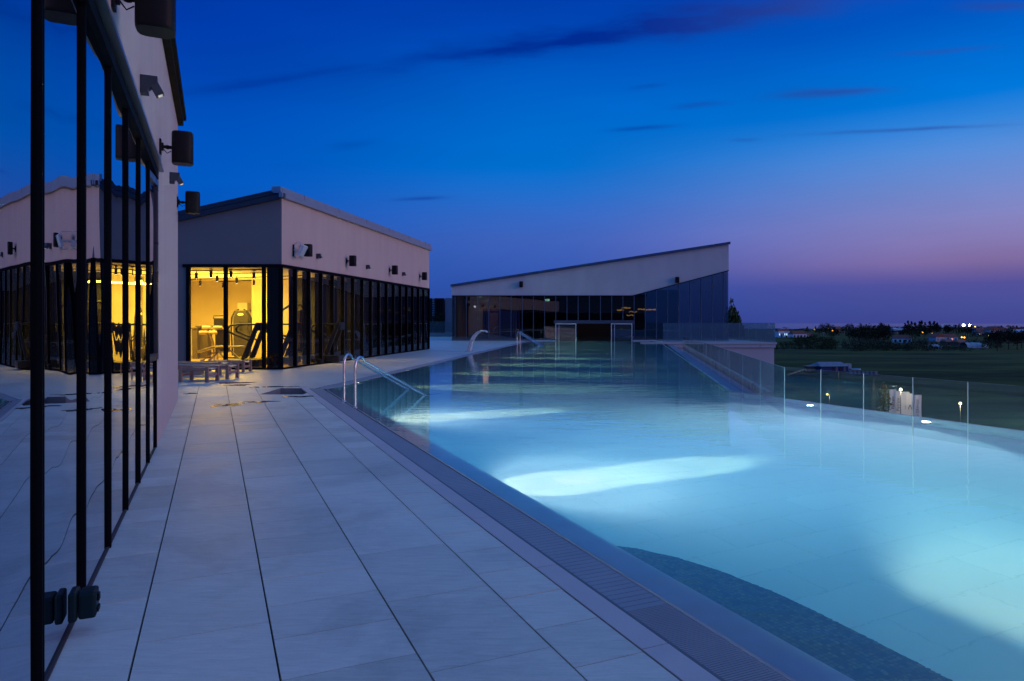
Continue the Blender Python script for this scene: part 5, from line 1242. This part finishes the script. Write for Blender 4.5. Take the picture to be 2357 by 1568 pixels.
m = MB(); m.box(Vector((p.x, p.y, zy(766.5, 470))), (1.2, .12, .12)); m.build('crossarm', mat('pole_pale', (.30, .32, .34), .8), t_)

# banner flags
FLG = mat('banner_cloth', (.72, .70, .74), .8, var=.05, vscale=.5); INK = mat('banner_ink', (.05, .05, .08), .8)
fl = [(2047, 2062.5, 896.5, 'Petram', 'first banner flag from the left, with dark script reading upwards'), (2060.5, 2073, 900, 'Petram', 'second banner flag from the left, with the same dark script'), (2073.5, 2093, 902, 'hotel', 'third banner flag, with tiny lettering above a dark emblem'), (2086.5, 2101, 906, 'A', 'fourth banner flag, with one large open angular mark'), (2102.5, 2121, 909, 'IN GRAVOI', 'rightmost banner flag, warmly lit, with large letters reading upwards')]
for k, (x0, x1, yt, tx, lb) in enumerate(fl):
    Y = 118-1.5*k; a, b_ = at(x0, Y), at(x1, Y); zt = zy(yt, Y); zb = zt-4.6; p = Vector((b_.x+.03 if k < 4 else a.x-.03, Y, GL))
    t_ = thing('banner_flag', p, lb, 'banner flag', 'vertical banner flags on poles')
    m = MB(); m.tube([p, Vector((p.x, Y, zt+.1))], .05, 8); m.build('pole', mat('pole_dark', (.03, .035, .04), .5), t_)
    m = MB(); n_ = 8; vs = []
    for j in range(13):
        z = zt+(zb-zt)*j/12
        for i in range(n_+1): f_ = i/n_; vs.append((a.x+(b_.x-a.x)*f_, Y-.05*math.sin(f_*5+j*.4+k), z))
    vs2 = [(v[0], v[1]+.012, v[2]) for v in vs]; q_ = len(vs)
    m.add(vs, [(j*9+i, j*9+i+1, (j+1)*9+i+1, (j+1)*9+i) for j in range(12) for i in range(8)], 0, True)
    m.add(vs2, [(j*9+i, j*9+i+1, (j+1)*9+i+1, (j+1)*9+i)[::-1] for j in range(12) for i in range(8)], 0, True)
    cl = m.build('cloth', FLG, t_, normals=False)
    w = b_.x-a.x
    me = txt_mesh('\u039b' if tx == 'A' else tx, {'Petram': .75, 'hotel': .28, 'A': 1.1, 'IN GRAVOI': .62}[tx])
    me.materials.clear(); me.materials.append(INK)
    ob = bpy.data.objects.new('lettering', me); C.objects.link(ob); ob.parent = t_
    pos = Vector(((a.x+b_.x)/2, Y-.09, zt-(2.3 if tx != 'hotel' else 2.6))) - p
    ob.location = pos; ob.rotation_euler = (R(90), 0, 0) if tx == 'A' else (R(90), R(-90), 0)

# slatted building and small palm in the gap
t_ = thing('slatted_building', (-9, 90, 0), 'distant building with blue horizontal slats between the gym and the hall', 'building')
Yg = 96; xa, xb, xc = at(960, Yg).x, at(1023, Yg).x, at(1050, Yg).x; zt = zy(687, Yg)
m = MB(); m.wall((xa-14, Yg+.6), (xc+4, Yg+.6), -6, 0, -8, zt-.1); m.build('wall', mat('slat_back', (.05, .07, .11), .7), t_)
m = MB(); z = zy(738, Yg)
while z < zt: m.wall((xa-14, Yg), (xb, Yg), -.05, .05, z, z+.16); z += .33
m.build('slats', mat('slat_blue', (.30, .42, .58), .5, metal=.3), t_)
for x in (991.5, 1004, 1009, 1014, 1019.5):
    m = MB(); a = at(x, Yg).x; m.wall((a-.22, Yg), (a+.22, Yg), .06, .2, -8, zt+.02); m.build('column', MATTEB, t_)
m = MB(); m.wall((xb+.1, Yg), (xc+4, Yg), -.05, .02, -8, zt+.05); m.build('plain_facade', mat('facade_teal', (.10, .17, .24), .5), t_)
p = at(1008, 76, .0); cm = crown_mesh('round', 77, 900, .05); H = 3.0
t_ = thing('small_tree', p, 'small dark round-headed tree behind the railing between gym and hall', 'tree'); t_.scale = (1.25, 1.25, H*.86)
tmb = trunk_mesh('round', 7)
for mb in (cm, tmb):
    for i in range(len(mb.v)): mb.v[i] = gm(t_) @ Vector(mb.v[i])
tmb.build('trunk', BARK, t_); cm.build('crown', LF[0], t_, normals=False)

# pavilion behind the camera, seen only as a dark reflection in the hall glass
RP = thing('rear_pavilion', (4, -31, 0), 'dark rear pavilion closing the terrace behind the viewer, seen only in reflections', 'building')
m = MB(); m.wall((28, -30), (-18, -30), -.3, 0, 3.4, 7.2); m.wall((28, -30.3), (28, -44), 0, .3, 0, 7.2, z1b=5) ; m.build('wall', PLASTD, RP)
m = MB(); m.wall((28, -30), (-18, -30), -.2, -.1, 0, 3.38); m.build('window_pane', mat('black_glass', (.004, .004, .006), .06, var=0, spec=.5), RP)
m = MB(); m.hexa([Vector((28.3, -29.8, 7.2)), Vector((-18.3, -29.8, 7.2)), Vector((-18.3, -44, 5)), Vector((28.3, -44, 5)), Vector((28.3, -29.8, 7.4)), Vector((-18.3, -29.8, 7.4)), Vector((-18.3, -44, 5.2)), Vector((28.3, -44, 5.2))]); m.build('roof', ROOFD, RP)
for k in range(15):
    m = MB(); m.wall((28-3.2*k, -30), (27.92-3.2*k, -30), -.1, .05, 0, 3.38); m.build('mullion', BLACKM, RP)
m = MB(); m.sheet([(-45, -45), (30, -45), (30, -12.6), (-3.6, -12.6), (-45, 5)], -.03); struct(m.build('rear_terrace', TERR, normals=False))
